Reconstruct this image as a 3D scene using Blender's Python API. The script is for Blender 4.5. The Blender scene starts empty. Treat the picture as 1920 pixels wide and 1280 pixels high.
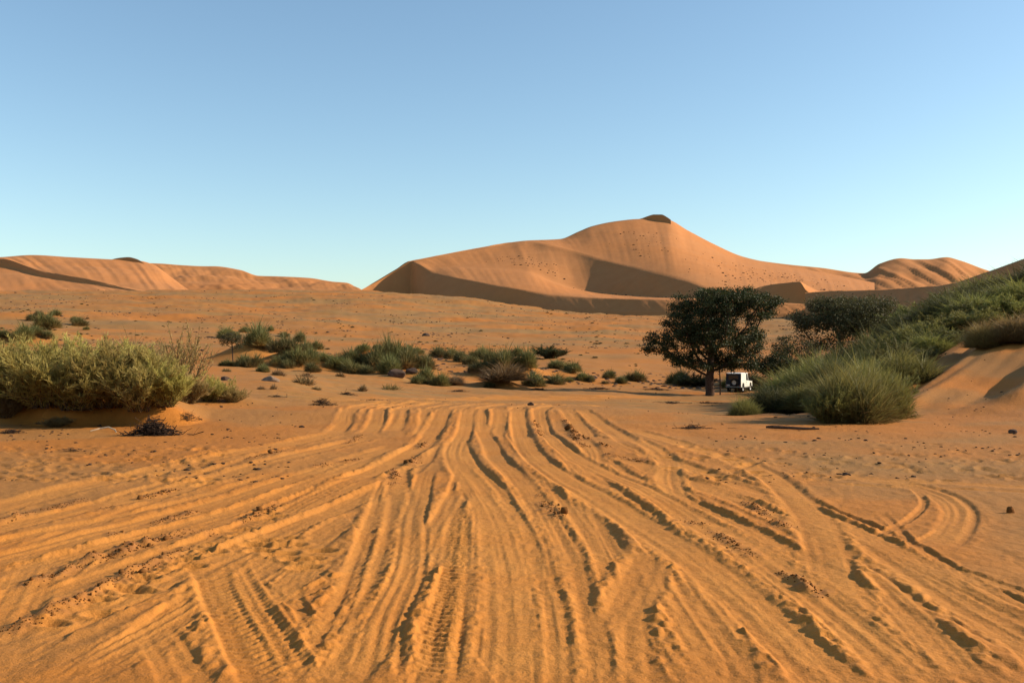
import bpy, math, random
import numpy as np
from mathutils import Vector, Matrix

R = math.radians
scene = bpy.context.scene
col = scene.collection

# ------------------------------------------------------------------ camera
F = 1867.0            # focal length in pixels of a 1920 px wide frame (35 mm lens)
EYE = 2.0             # eye height above the sand
YH = 650.0            # picture row of eye level
cam = bpy.data.cameras.new('camera')
cam.sensor_width = 36.0
cam.lens = 36.0 * F / 1920.0
cam.clip_start = 0.1
cam.clip_end = 30000
cam_o = bpy.data.objects.new('camera', cam)
cam_o.location = (0, 0, EYE)
cam_o.rotation_euler = (R(90) + math.atan((YH - 640) / F), 0, 0)
col.objects.link(cam_o)
scene.camera = cam_o

# ------------------------------------------------------------------ light
SUN_EL, SUN_AZ = 25.0, 5.0        # azimuth measured from +X towards +Y
world = bpy.data.worlds.new('World')
scene.world = world
world.use_nodes = True
wn = world.node_tree.nodes
sky = wn.new('ShaderNodeTexSky')
sky.sky_type = 'NISHITA'
sky.sun_disc = False
sky.sun_elevation = R(SUN_EL)
sky.sun_rotation = R(90 - SUN_AZ)
sky.altitude = 0
sky.air_density = 1.0
sky.dust_density = 0.6
sky.ozone_density = 1.6
tint = wn.new('ShaderNodeMix'); tint.data_type = 'RGBA'; tint.blend_type = 'MULTIPLY'
tint.inputs[0].default_value = 1.0; tint.inputs[7].default_value = (0.92, 1.0, 0.975, 1)
world.node_tree.links.new(sky.outputs[0], tint.inputs[6])
world.node_tree.links.new(tint.outputs[2], wn['Background'].inputs[0])
wn['Background'].inputs[1].default_value = 0.122
sun = bpy.data.lights.new('sun', 'SUN')
sun.energy = 5.0
sun.angle = R(0.53)
sun.color = (1.0, 0.86, 0.68)
sun_o = bpy.data.objects.new('sun', sun)
sd = Vector((math.cos(R(SUN_EL)) * math.cos(R(SUN_AZ)), math.cos(R(SUN_EL)) * math.sin(R(SUN_AZ)), math.sin(R(SUN_EL))))
sun_o.rotation_euler = sd.to_track_quat('Z', 'Y').to_euler()
sun_o.location = (60, 0, 60)
col.objects.link(sun_o)
vs = scene.view_settings
vs.view_transform = 'Standard'
vs.look = 'None'
vs.gamma = 1.0
vs.exposure = 0.62
vs.use_curve_mapping = False

# ------------------------------------------------------------------ helpers
def tag(o, label=None, cat=None, group=None, kind=None):
    if label: o['label'] = label
    if cat: o['category'] = cat
    if group: o['group'] = group
    if kind: o['kind'] = kind
    return o

def empty(name, loc=(0, 0, 0)):
    o = bpy.data.objects.new(name, None)
    o.empty_display_size = 0.3
    o.location = loc
    col.objects.link(o)
    return o

def mesh_np(name, V, faces, attrs=None, smooth=False):
    """faces: (n,3) or (n,4) int array, or list of such arrays"""
    if not isinstance(faces, list): faces = [faces]
    me = bpy.data.meshes.new(name)
    V = np.asarray(V, dtype=np.float32)
    me.vertices.add(len(V))
    me.vertices.foreach_set('co', V.ravel())
    idx = np.concatenate([np.asarray(f, dtype=np.int32).ravel() for f in faces])
    tot = np.concatenate([np.full(len(f), f.shape[1], dtype=np.int32) for f in faces])
    st = np.concatenate([[0], np.cumsum(tot)[:-1]]).astype(np.int32)
    me.loops.add(len(idx))
    me.loops.foreach_set('vertex_index', idx)
    me.polygons.add(len(tot))
    me.polygons.foreach_set('loop_start', st)
    me.polygons.foreach_set('loop_total', tot)
    if smooth:
        me.polygons.foreach_set('use_smooth', np.ones(len(tot), dtype=bool))
    for k, a in (attrs or {}).items():
        at_ = me.attributes.new(k, 'FLOAT', 'POINT')
        at_.data.foreach_set('value', np.asarray(a, dtype=np.float32))
    me.update(calc_edges=True)
    return me

def obj(name, me, mat=None, parent=None):
    o = bpy.data.objects.new(name, me)
    if mat is not None and len(me.materials) == 0: me.materials.append(mat)
    col.objects.link(o)
    if parent is not None: o.parent = parent
    return o

class MB:
    """collects verts and faces of one part"""
    def __init__(s): s.v = []; s.f = []; s.n = 0
    def add(s, V, Fc):
        V = np.asarray(V, float)
        s.v.append(V)
        s.f += [tuple(int(i) + s.n for i in f) for f in Fc]
        s.n += len(V)
    def box(s, x0, x1, y0, y1, z0, z1, M=None):
        V = np.array([(x, y, z) for z in (z0, z1) for y in (y0, y1) for x in (x0, x1)], float)
        if M is not None: V = np.array([M @ Vector(v) for v in V])
        s.add(V, [(0, 2, 3, 1), (4, 5, 7, 6), (0, 1, 5, 4), (2, 6, 7, 3), (0, 4, 6, 2), (1, 3, 7, 5)])
    def prism(s, poly, y0, y1):
        """polygon in XZ (counter-clockwise seen from -Y) extruded along y"""
        n = len(poly)
        V = [(x, y0, z) for x, z in poly] + [(x, y1, z) for x, z in poly]
        Fc = [tuple(range(n)), tuple(range(2 * n - 1, n - 1, -1))]
        Fc += [(i, i + n, (i + 1) % n + n, (i + 1) % n) for i in range(n)]
        s.add(V, Fc)
    def lathe_y(s, prof, cx, cz, n=24):
        """profile list of (radius, y), spun about the y axis through (cx, cz)"""
        V, Fc = [], []
        for r, y in prof:
            for k in range(n):
                a = 2 * math.pi * k / n
                V.append((cx + r * math.cos(a), y, cz + r * math.sin(a)))
        m = len(prof)
        for i in range(m - 1):
            for k in range(n):
                Fc.append((i * n + k, i * n + (k + 1) % n, (i + 1) * n + (k + 1) % n, (i + 1) * n + k))
        s.add(V, Fc)
    def tube(s, pts, rad, n=6):
        V, Fc = tube_arr(pts, rad, n)
        s.add(V, Fc)
    def mesh(s, name, bevel=0.0):
        me = bpy.data.meshes.new(name)
        me.from_pydata(np.concatenate(s.v).tolist(), [], s.f)
        import bmesh
        bm = bmesh.new(); bm.from_mesh(me)
        bmesh.ops.recalc_face_normals(bm, faces=bm.faces)
        if bevel > 0:
            bmesh.ops.bevel(bm, geom=list(bm.edges), offset=bevel, segments=2, profile=0.6, affect='EDGES', clamp_overlap=True)
        bm.to_mesh(me); bm.free()
        return me
    def build(s, name, mat, parent=None, bevel=0.0):
        return obj(name, s.mesh(name, bevel), mat, parent)

def tube_arr(pts, rad, n=6):
    P = np.asarray(pts, float); m = len(P)
    rad = np.broadcast_to(np.asarray(rad, float), (m,))
    T = np.gradient(P, axis=0)
    T /= np.linalg.norm(T, axis=1, keepdims=True) + 1e-9
    up = np.array([0.31, 0.17, 0.93]); 
    A = np.cross(T, up); A /= np.linalg.norm(A, axis=1, keepdims=True) + 1e-9
    B = np.cross(T, A)
    a = np.linspace(0, 2 * np.pi, n, endpoint=False)
    V = P[:, None, :] + rad[:, None, None] * (np.cos(a)[None, :, None] * A[:, None, :] + np.sin(a)[None, :, None] * B[:, None, :])
    Fc = []
    for i in range(m - 1):
        for k in range(n):
            Fc.append((i * n + k, i * n + (k + 1) % n, (i + 1) * n + (k + 1) % n, (i + 1) * n + k))
    Fc.append(tuple(range(n - 1, -1, -1))); Fc.append(tuple(range((m - 1) * n, m * n)))
    return V.reshape(-1, 3), Fc

# value / gradient noise -------------------------------------------------
_rs = np.random.RandomState(7)
_perm = np.concatenate([_rs.permutation(256)] * 3)
_ga = _rs.rand(256) * 2 * np.pi
_gx, _gy = np.cos(_ga), np.sin(_ga)
def noise2(x, y):
    x = np.asarray(x, float); y = np.asarray(y, float)
    xi = np.floor(x).astype(int); yi = np.floor(y).astype(int)
    fx = x - xi; fy = y - yi
    xi &= 255; yi &= 255
    u = fx * fx * fx * (fx * (fx * 6 - 15) + 10); v = fy * fy * fy * (fy * (fy * 6 - 15) + 10)
    def g(ix, iy, dx, dy):
        h = _perm[_perm[ix] + iy]
        return _gx[h] * dx + _gy[h] * dy
    n00 = g(xi, yi, fx, fy); n10 = g(xi + 1, yi, fx - 1, fy)
    n01 = g(xi, yi + 1, fx, fy - 1); n11 = g(xi + 1, yi + 1, fx - 1, fy - 1)
    return ((n00 * (1 - u) + n10 * u) * (1 - v) + (n01 * (1 - u) + n11 * u) * v) * 1.5
def fbm(x, y, o=4, g=0.5):
    s = 0; a = 1; f = 1
    for k in range(o):
        s = s + a * noise2(x * f + 17.3 * k, y * f + 5.7 * k); a *= g; f *= 2.03
    return s
def sstep(a, b, x):
    t = np.clip((x - a) / (b - a), 0, 1)
    return t * t * (3 - 2 * t)
def pchip(xs, ys, x):
    xs = np.asarray(xs, float); ys = np.asarray(ys, float)
    h = np.diff(xs); d = np.diff(ys) / h
    m = np.zeros_like(ys)
    m[0], m[-1] = d[0], d[-1]
    for i in range(1, len(xs) - 1):
        if d[i - 1] * d[i] > 0:
            w1 = 2 * h[i] + h[i - 1]; w2 = h[i] + 2 * h[i - 1]
            m[i] = (w1 + w2) / (w1 / d[i - 1] + w2 / d[i])
    x = np.clip(x, xs[0], xs[-1])
    i = np.clip(np.searchsorted(xs, x) - 1, 0, len(xs) - 2)
    t = (x - xs[i]) / h[i]
    return ((2 * t**3 - 3 * t**2 + 1) * ys[i] + (t**3 - 2 * t**2 + t) * h[i] * m[i]
            + (-2 * t**3 + 3 * t**2) * ys[i + 1] + (t**3 - t**2) * h[i] * m[i + 1])

# ------------------------------------------------------------------ materials
def new_mat(name):
    m = bpy.data.materials.new(name); m.use_nodes = True
    nt = m.node_tree
    return m, nt, nt.nodes['Principled BSDF']
def N(nt, t, **kw):
    n = nt.nodes.new(t)
    for k, v in kw.items(): setattr(n, k, v)
    return n
def mixc(nt, fac, a, b):
    m = N(nt, 'ShaderNodeMix', data_type='RGBA')
    for s, v in ((0, fac), (6, a), (7, b)):
        if isinstance(v, (tuple, float, int)):
            m.inputs[s].default_value = (*v, 1) if isinstance(v, tuple) else v
        else: nt.links.new(v, m.inputs[s])
    return m.outputs[2]
def noise_node(nt, vec, scale, detail=4, rough=0.55):
    n = N(nt, 'ShaderNodeTexNoise'); n.inputs['Scale'].default_value = scale
    n.inputs['Detail'].default_value = detail; n.inputs['Roughness'].default_value = rough
    nt.links.new(vec, n.inputs['Vector'])
    return n.outputs[0]
def maprange(nt, v, a, b, c=0.0, d=1.0):
    m = N(nt, 'ShaderNodeMapRange'); nt.links.new(v, m.inputs[0])
    for i, q in enumerate((a, b, c, d)): m.inputs[i + 1].default_value = q
    return m.outputs[0]
def math_node(nt, op, a, b):
    m = N(nt, 'ShaderNodeMath', operation=op)
    for i, q in enumerate((a, b)):
        if isinstance(q, (int, float)): m.inputs[i].default_value = q
        else: nt.links.new(q, m.inputs[i])
    return m.outputs[0]
def attr(nt, name):
    a = N(nt, 'ShaderNodeAttribute'); a.attribute_name = name
    return a.outputs['Fac']
def scaled(nt, vec, s):
    m = N(nt, 'ShaderNodeMapping'); nt.links.new(vec, m.inputs[0]); m.inputs['Scale'].default_value = s
    return m.outputs[0]

def sand_material():
    m, nt, p = new_mat('desert_sand')
    pos = N(nt, 'ShaderNodeNewGeometry').outputs['Position']
    big = noise_node(nt, scaled(nt, pos, (0.02, 0.05, 0.02)), 1.0, 5, 0.6)
    med = noise_node(nt, scaled(nt, pos, (0.5, 0.9, 0.5)), 1.0, 6, 0.65)
    fine = noise_node(nt, pos, 9.0, 5, 0.7)
    grain = noise_node(nt, pos, 60.0, 3, 0.7)
    c = mixc(nt, maprange(nt, big, 0.38, 0.62), (0.40, 0.134, 0.018), (0.385, 0.146, 0.028))
    c = mixc(nt, maprange(nt, med, 0.3, 0.7, 0.0, 0.75), c, (0.35, 0.125, 0.020))
    c = mixc(nt, attr(nt, 'crust'), c, mixc(nt, maprange(nt, med, 0.3, 0.65), (0.215, 0.130, 0.046), (0.29, 0.145, 0.042)))
    c = mixc(nt, attr(nt, 'track'), c, mixc(nt, maprange(nt, med, 0.3, 0.7), (0.51, 0.212, 0.042), (0.47, 0.176, 0.030)))
    c = mixc(nt, attr(nt, 'crust_shade'), c, (0.21, 0.085, 0.032))  # broken crust darkened, the shade of its steep edges included
    c = mixc(nt, attr(nt, 'glare_tint'), c, (0.60, 0.37, 0.15))  # pale tint standing for a windscreen reflection
    c = mixc(nt, maprange(nt, fine, 0.35, 0.75, 0.0, 0.30), c, (0.27, 0.102, 0.017))
    c = mixc(nt, maprange(nt, grain, 0.55, 0.8, 0.0, 0.35), c, (0.18, 0.07, 0.016))
    nt.links.new(c, p.inputs['Base Color'])
    p.inputs['Roughness'].default_value = 0.92
    p.inputs['Specular IOR Level'].default_value = 0.15
    b1 = N(nt, 'ShaderNodeBump'); b1.inputs['Strength'].default_value = 0.55; b1.inputs['Distance'].default_value = 0.04
    nt.links.new(fine, b1.inputs['Height'])
    b2 = N(nt, 'ShaderNodeBump'); b2.inputs['Strength'].default_value = 0.35; b2.inputs['Distance'].default_value = 0.014
    nt.links.new(grain, b2.inputs['Height']); nt.links.new(b1.outputs[0], b2.inputs['Normal'])
    nt.links.new(b2.outputs[0], p.inputs['Normal'])
    return m

def dune_material():
    m, nt, p = new_mat('dune_sand')
    pos = N(nt, 'ShaderNodeNewGeometry').outputs['Position']
    big = noise_node(nt, scaled(nt, pos, (0.008, 0.008, 0.02)), 1.0, 4, 0.55)
    med = noise_node(nt, scaled(nt, pos, (0.06, 0.06, 0.06)), 1.0, 6, 0.65)
    c = mixc(nt, maprange(nt, big, 0.35, 0.65), (0.43, 0.168, 0.050), (0.42, 0.176, 0.060))
    c = mixc(nt, maprange(nt, med, 0.4, 0.75, 0.0, 0.4), c, (0.33, 0.124, 0.038))
    nt.links.new(c, p.inputs['Base Color'])
    p.inputs['Roughness'].default_value = 0.95
    p.inputs['Specular IOR Level'].default_value = 0.1
    b = N(nt, 'ShaderNodeBump'); b.inputs['Strength'].default_value = 0.35; b.inputs['Distance'].default_value = 1.2
    nt.links.new(med, b.inputs['Height']); nt.links.new(b.outputs[0], p.inputs['Normal'])
    return m

def leaf_material(name, a, b, c, transl=0.3):
    """a..b by the blade's own tint, c for its dry foot"""
    m, nt, p = new_mat(name)
    t = attr(nt, 'tint')
    k = mixc(nt, maprange(nt, t, 0.3, 1.0), a, b)
    k = mixc(nt, attr(nt, 'dry'), k, c)
    info = N(nt, 'ShaderNodeObjectInfo')
    hs = N(nt, 'ShaderNodeHueSaturation'); nt.links.new(k, hs.inputs['Color'])
    nt.links.new(maprange(nt, info.outputs['Random'], 0, 1, 0.485, 0.515), hs.inputs['Hue'])
    nt.links.new(maprange(nt, info.outputs['Random'], 0, 1, 0.82, 1.15), hs.inputs['Value'])
    nt.links.new(hs.outputs[0], p.inputs['Base Color'])
    p.inputs['Roughness'].default_value = 0.65
    p.inputs['Specular IOR Level'].default_value = 0.25
    tr = N(nt, 'ShaderNodeBsdfTranslucent'); nt.links.new(hs.outputs[0], tr.inputs[0])
    mx = N(nt, 'ShaderNodeMixShader'); mx.inputs[0].default_value = transl
    nt.links.new(p.outputs[0], mx.inputs[1]); nt.links.new(tr.outputs[0], mx.inputs[2])
    nt.links.new(mx.outputs[0], nt.nodes['Material Output'].inputs[0])
    return m

def plain(name, c, rough=0.6, metal=0.0, var=0.25, scale=8.0, spec=0.3):
    m, nt, p = new_mat(name)
    pos = N(nt, 'ShaderNodeTexCoord').outputs['Object']
    n = noise_node(nt, pos, scale, 5, 0.6)
    k = mixc(nt, maprange(nt, n, 0.35, 0.7, 0, 1), c, tuple(q * (1 - var) for q in c))
    nt.links.new(k, p.inputs['Base Color'])
    p.inputs['Roughness'].default_value = rough; p.inputs['Metallic'].default_value = metal
    p.inputs['Specular IOR Level'].default_value = spec
    return m

M_SAND = sand_material()
M_DUNE = dune_material()
M_BARK = plain('thorn_bark', (0.085, 0.05, 0.032), 0.95, 0, 0.5, 6.0, 0.1)
M_TWIG = plain('dry_twig', (0.085, 0.052, 0.03), 0.95, 0, 0.5, 20.0, 0.1)
M_DEAD = plain('dead_wood_dark', (0.045, 0.028, 0.02), 0.95, 0, 0.5, 12.0, 0.1)
M_PALEWOOD = plain('bleached_wood', (0.55, 0.42, 0.28), 0.85, 0, 0.3, 12.0, 0.1)
M_ROCK = plain('dark_stone', (0.11, 0.065, 0.042), 0.9, 0, 0.5, 3.0, 0.2)
M_ROCKP = plain('brown_stone', (0.25, 0.16, 0.10), 0.9, 0, 0.5, 3.0, 0.2)
M_CLOD = plain('dark_clod', (0.17, 0.07, 0.02), 0.98, 0, 0.45, 5.0, 0.05)  # dark crust tone, shade of the broken edges included
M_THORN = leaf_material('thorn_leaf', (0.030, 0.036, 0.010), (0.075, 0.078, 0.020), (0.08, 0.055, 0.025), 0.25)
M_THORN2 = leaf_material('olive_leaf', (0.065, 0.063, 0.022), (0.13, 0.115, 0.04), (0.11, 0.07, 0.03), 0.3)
M_SHRUB = leaf_material('feathery_leaf', (0.30, 0.245, 0.06), (0.62, 0.48, 0.14), (0.28, 0.15, 0.05), 0.5)
M_WISP = leaf_material('wispy_leaf', (0.27, 0.18, 0.06), (0.46, 0.32, 0.11), (0.18, 0.095, 0.035), 0.35)
M_GREEN = leaf_material('reed_green', (0.095, 0.098, 0.032), (0.27, 0.235, 0.075), (0.30, 0.17, 0.055), 0.35)
M_SLOPE = leaf_material('slope_grass', (0.14, 0.14, 0.035), (0.38, 0.32, 0.085), (0.20, 0.11, 0.038), 0.35)
M_DRY = leaf_material('dry_grass', (0.17, 0.10, 0.042), (0.27, 0.17, 0.07), (0.20, 0.105, 0.042), 0.3)
M_PAINT = plain('cream_paint', (0.66, 0.66, 0.58), 0.45, 0, 0.12, 2.0, 0.45)
M_ROOF = plain('white_roof_paint', (0.78, 0.77, 0.72), 0.45, 0, 0.1, 2.0, 0.45)
M_REAR_SHADE = plain('rear_shade', (0.022, 0.028, 0.045), 0.7, 0, 0.3, 3.0, 0.25)  # the car's rear lies in shade; that darkness is put into this colour
M_TYRE = plain('tyre_rubber', (0.02, 0.019, 0.018), 0.85, 0, 0.3, 10.0, 0.2)
M_RIM = plain('wheel_steel', (0.55, 0.55, 0.52), 0.4, 0.3, 0.2, 6.0, 0.4)
M_BLACK = plain('black_trim', (0.018, 0.018, 0.018), 0.6, 0, 0.2, 6.0, 0.3)
M_LAMP = plain('lamp_lens', (0.7, 0.7, 0.68), 0.15, 0, 0.1, 6.0, 0.6)
M_RED = plain('red_lens', (0.35, 0.02, 0.015), 0.25, 0, 0.2, 6.0, 0.5)
def glass():
    m, nt, p = new_mat('car_glass')
    p.inputs['Base Color'].default_value = (0.02, 0.026, 0.03, 1)
    p.inputs['Roughness'].default_value = 0.06
    p.inputs['Specular IOR Level'].default_value = 0.6
    return m
M_GLASS = glass()

# ------------------------------------------------------------------ terrain height
CX = [-620, 0, 300, 500, 650, 850, 1100, 1300, 1450, 1540, 1640, 1770, 1920, 2300, 2540]
ROWS = [  # distance, heights at the columns above
 (0.5,  [0]*15),
 (12,   [0]*15),
 (20,   [0, 0, 0, 0, -.02, -.02, 0, 0, 0, 0, 0, 0, 0, .2, .4]),
 (25,   [.05, 0, 0, -.04, -.07, -.08, -.06, -.04, -.04, -.04, -.03, -.04, 0, .5, .8]),
 (30.5, [.1, .1, .1, 0.02, .04, .035, .02, -.03, -.05, -.10, -.15, -.16, 0.02, .8, 1.3]),
 (35,   [.1, .1, .1, -.05, -.05, -.07, -.14, -.38, -.6, -.5, -.10, .15, .45, 1.7, 2.5]),
 (42,   [.1, .1, .1, -.1, -.28, -.38, -.55, -.92, -1.1, -.8, -.2, .76, 1.4, 3, 4]),
 (55,   [.05, .05, .0, -.1, -.75, -1.05, -1.35, -1.65, -1.5, -.9, -.0, 2.0, 3.2, 5.5, 6.5]),
 (75,   [0, 0, 0, -.2, -1.1, -1.9, -2.3, -2.5, -2.2, -1.2, .4, 3.8, 5.5, 8, 9]),
 (105,  [.2, .1, 0, -.4, -1.1, -2.0, -2.7, -3.15, -3.0, -2, 0, 4.3, 7, 10, 11]),
 (118,  [.3, .3, .1, -.2, -.9, -1.8, -2.5, -3.1, -2.9, -2, 0, 4.3, 7, 10.5, 11]),
 (150,  [1, 1, .6, .4, -.2, -1.2, -1.8, -2.4, -2.2, -1.5, 0, 4, 7, 11, 12]),
 (250,  [6, 5.3, 4.5, 3.5, 2.8, 1.8, 1.0, 1, 1, 2, 4, 8, 12, 16, 17]),
 (400,  [15, 14.8, 13.5, 12, 11, 9.5, 8, 7.5, 8, 8.5, 9, 11, 13, 18, 20]),
 (650,  [33, 33, 31, 29, 28.5, 24, 20.5, 20, 21, 21, 21, 22, 24, 28, 28]),
 (900,  [52, 52.6, 52.4, 52, 51, 47, 33.5, 33, 34, 34, 35, 36, 38, 38, 38]),
 (1300, [70, 70, 70, 71, 71.5, 57, 45, 45, 45, 45, 46, 48, 50, 50, 50]),
 (3000, [80]*15),
 (12000,[80]*15),
]
_ld = np.log([r[0] for r in ROWS])
LD = np.linspace(_ld[0], _ld[-1], 700)
CG = np.linspace(CX[0], CX[-1], 320)
_t1 = np.array([pchip(_ld, [r[1][j] for r in ROWS], LD) for j in range(len(CX))])   # col x LD
ZT = np.array([pchip(CX, _t1[:, k], CG) for k in range(len(LD))]).T              # CG x LD
ZT = np.array(ZT)
for _ in range(2):
    ZT[:, 1:-1] = (ZT[:, :-2] + 2 * ZT[:, 1:-1] + ZT[:, 2:]) / 4
for _ in range(3):
    ZT[1:-1] = (ZT[:-2] + 2 * ZT[1:-1] + ZT[2:]) / 4

def Xof(c, d): return (c - 960.0) * d / F

MOUNDS = []   # (X, Y, radius x, radius y, height)
def mound(c, d, rx, ry, h): MOUNDS.append((Xof(c, d), d, rx, ry, h * (1.35 if d > 60 else 1)))
# mounds under the clumps across the dry bed
for a in [(470, 128, 5, 5, 2.0), (545, 118, 4.5, 4, 1.3), (715, 122, 6.5, 4.5, 1.9), (640, 124, 3.5, 3.5, 0.8), (780, 112, 4.5, 3.2, 0.8),
          (870, 128, 6, 4, 1.0), (950, 122, 4.5, 3.5, 1.1), (990, 124, 3, 3, 0.8), (1040, 128, 5, 4, 0.9), (940, 108, 2.8, 1.8, 0.7),
          (75, 210, 9, 6, 2.6), (30, 190, 7, 5, 2.2), (140, 222, 5, 4, 1.2), (740, 106, 2.0, 1.5, 0.4),
          (160, 31.5, 3.6, 2.2, 0.15), (400, 37, 1.8, 1.6, 0.18), (445, 36, 1.4, 1.2, 0.15)]:
    mound(*a)

def height(X, Y, detail=True):
    X = np.asarray(X, float); Y = np.asarray(Y, float)
    r = np.hypot(X, Y) + 1e-6
    az = np.arctan2(X, Y)
    azc = np.clip(az, -R(40), R(40))
    c = 960 + F * np.tan(azc)
    d = np.maximum(r * np.cos(azc), 0.51)
    fi = np.clip((c - CG[0]) / (CG[1] - CG[0]), 0, len(CG) - 1.001)
    warp = np.exp(-((d - 33) / 9.0) ** 2)
    d = d + warp * (1.8 * noise2(X * 0.23, 1.7) + 0.7 * noise2(X * 0.8, 4.2))
    fj = np.clip((np.log(d) - LD[0]) / (LD[1] - LD[0]), 0, len(LD) - 1.001)
    i = fi.astype(int); j = fj.astype(int); u = fi - i; v = fj - j
    z = (ZT[i, j] * (1 - u) + ZT[i + 1, j] * u) * (1 - v) + (ZT[i, j + 1] * (1 - u) + ZT[i + 1, j + 1] * u) * v
    # the hill on the right and the rising plain fade out behind the viewer
    back = sstep(R(55), R(110), np.abs(az))
    z = z * (1 - 0.8 * back)
    for (mx, my, rx, ry, h) in MOUNDS:
        q = ((X - mx) / rx) ** 2 + ((Y - my) / ry) ** 2
        z = z + h * np.exp(-q * 1.3) * (q < 6)
    # undulation that grows with distance
    z = z + 0.03 * fbm(X * 0.35, Y * 0.35, 3) * sstep(4, 12, r)
    far = sstep(45, 140, d)
    z = z + far * (0.5 * fbm(X * 0.045 + 3, Y * 0.06, 4))
    far2 = sstep(180, 420, d) * (1 - sstep(1000, 1400, d))
    z = z + far2 * (1.5 * fbm(X * 0.018 + 9, Y * 0.022 + 4, 5, 0.55))
    # low cut bank in front of the feathery shrubs
    cc = 960 + F * X / np.maximum(Y, 1)
    front = 25.6 + 0.5 * noise2(X * 0.7, 3.3) + 1.4 * sstep(330, 420, cc)
    lip = sstep(front - 0.28, front + 0.08, Y) * (1 - sstep(28, 34, Y)) * sstep(10, 60, cc + 40) * (1 - sstep(300, 400, cc)) * (Y > 5)
    z = z + 0.5 * lip
    # furrows running down the dune beside the grassy slope
    m = sstep(1640, 1740, cc) * sstep(31, 36, Y) * (1 - sstep(52, 64, Y)) * (Y > 5)
    q = X * 0.81 - Y * 0.59
    z = z + m * (0.75 * noise2(q * 0.42 + 2.2, Y * 0.02 + 7) + 0.35 * noise2(q * 0.95, Y * 0.03))
    return z

# ------------------------------------------------------------------ wheel tracks pressed into the sand
def gp(x, y):
    d = EYE * F / (y - YH)
    return ((x - 960) * d / F, d)
HX0, HX1, HY0, HY1, HRES = -20.0, 20.0, 5.0, 50.0, 0.024
NX = int((HX1 - HX0) / HRES); NY = int((HY1 - HY0) / HRES)
gx = HX0 + np.arange(NX) * HRES; gy = HY0 + np.arange(NY) * HRES
HM = np.zeros((NY, NX), np.float32)
TRK = np.zeros((NY, NX), np.float32)
CRUST_SHADE = np.zeros((NY, NX), np.float32)
GXX, GYY = np.meshgrid(gx, gy)
# soft churned relief everywhere on the sandy fan
churn = fbm(GXX * 1.1, GYY * 0.6, 4)
fine_ch = fbm(GXX * 5.0, GYY * 3.0, 3)
crumb_ch = fbm(GXX * 12.0, GYY * 9.0, 2)

def smooth_line(P, step=0.12):
    P = np.asarray(P, float)
    t = np.concatenate([[0], np.cumsum(np.hypot(*np.diff(P, axis=0).T))])
    tt = np.linspace(0, t[-1], max(8, int(t[-1] / step)))
    # catmull-rom through the points
    out = []
    Q = np.vstack([2 * P[0] - P[1], P, 2 * P[-1] - P[-2]])
    seg = np.clip(np.searchsorted(t, tt, side='right') - 1, 0, len(P) - 2)
    u = ((tt - t[seg]) / (t[seg + 1] - t[seg]))[:, None]
    p0, p1, p2, p3 = Q[seg], Q[seg + 1], Q[seg + 2], Q[seg + 3]
    return 0.5 * (2 * p1 + (p2 - p0) * u + (2 * p0 - 5 * p1 + 4 * p2 - p3) * u**2 + (3 * p1 - p0 - 3 * p2 + p3) * u**3), tt

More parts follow.
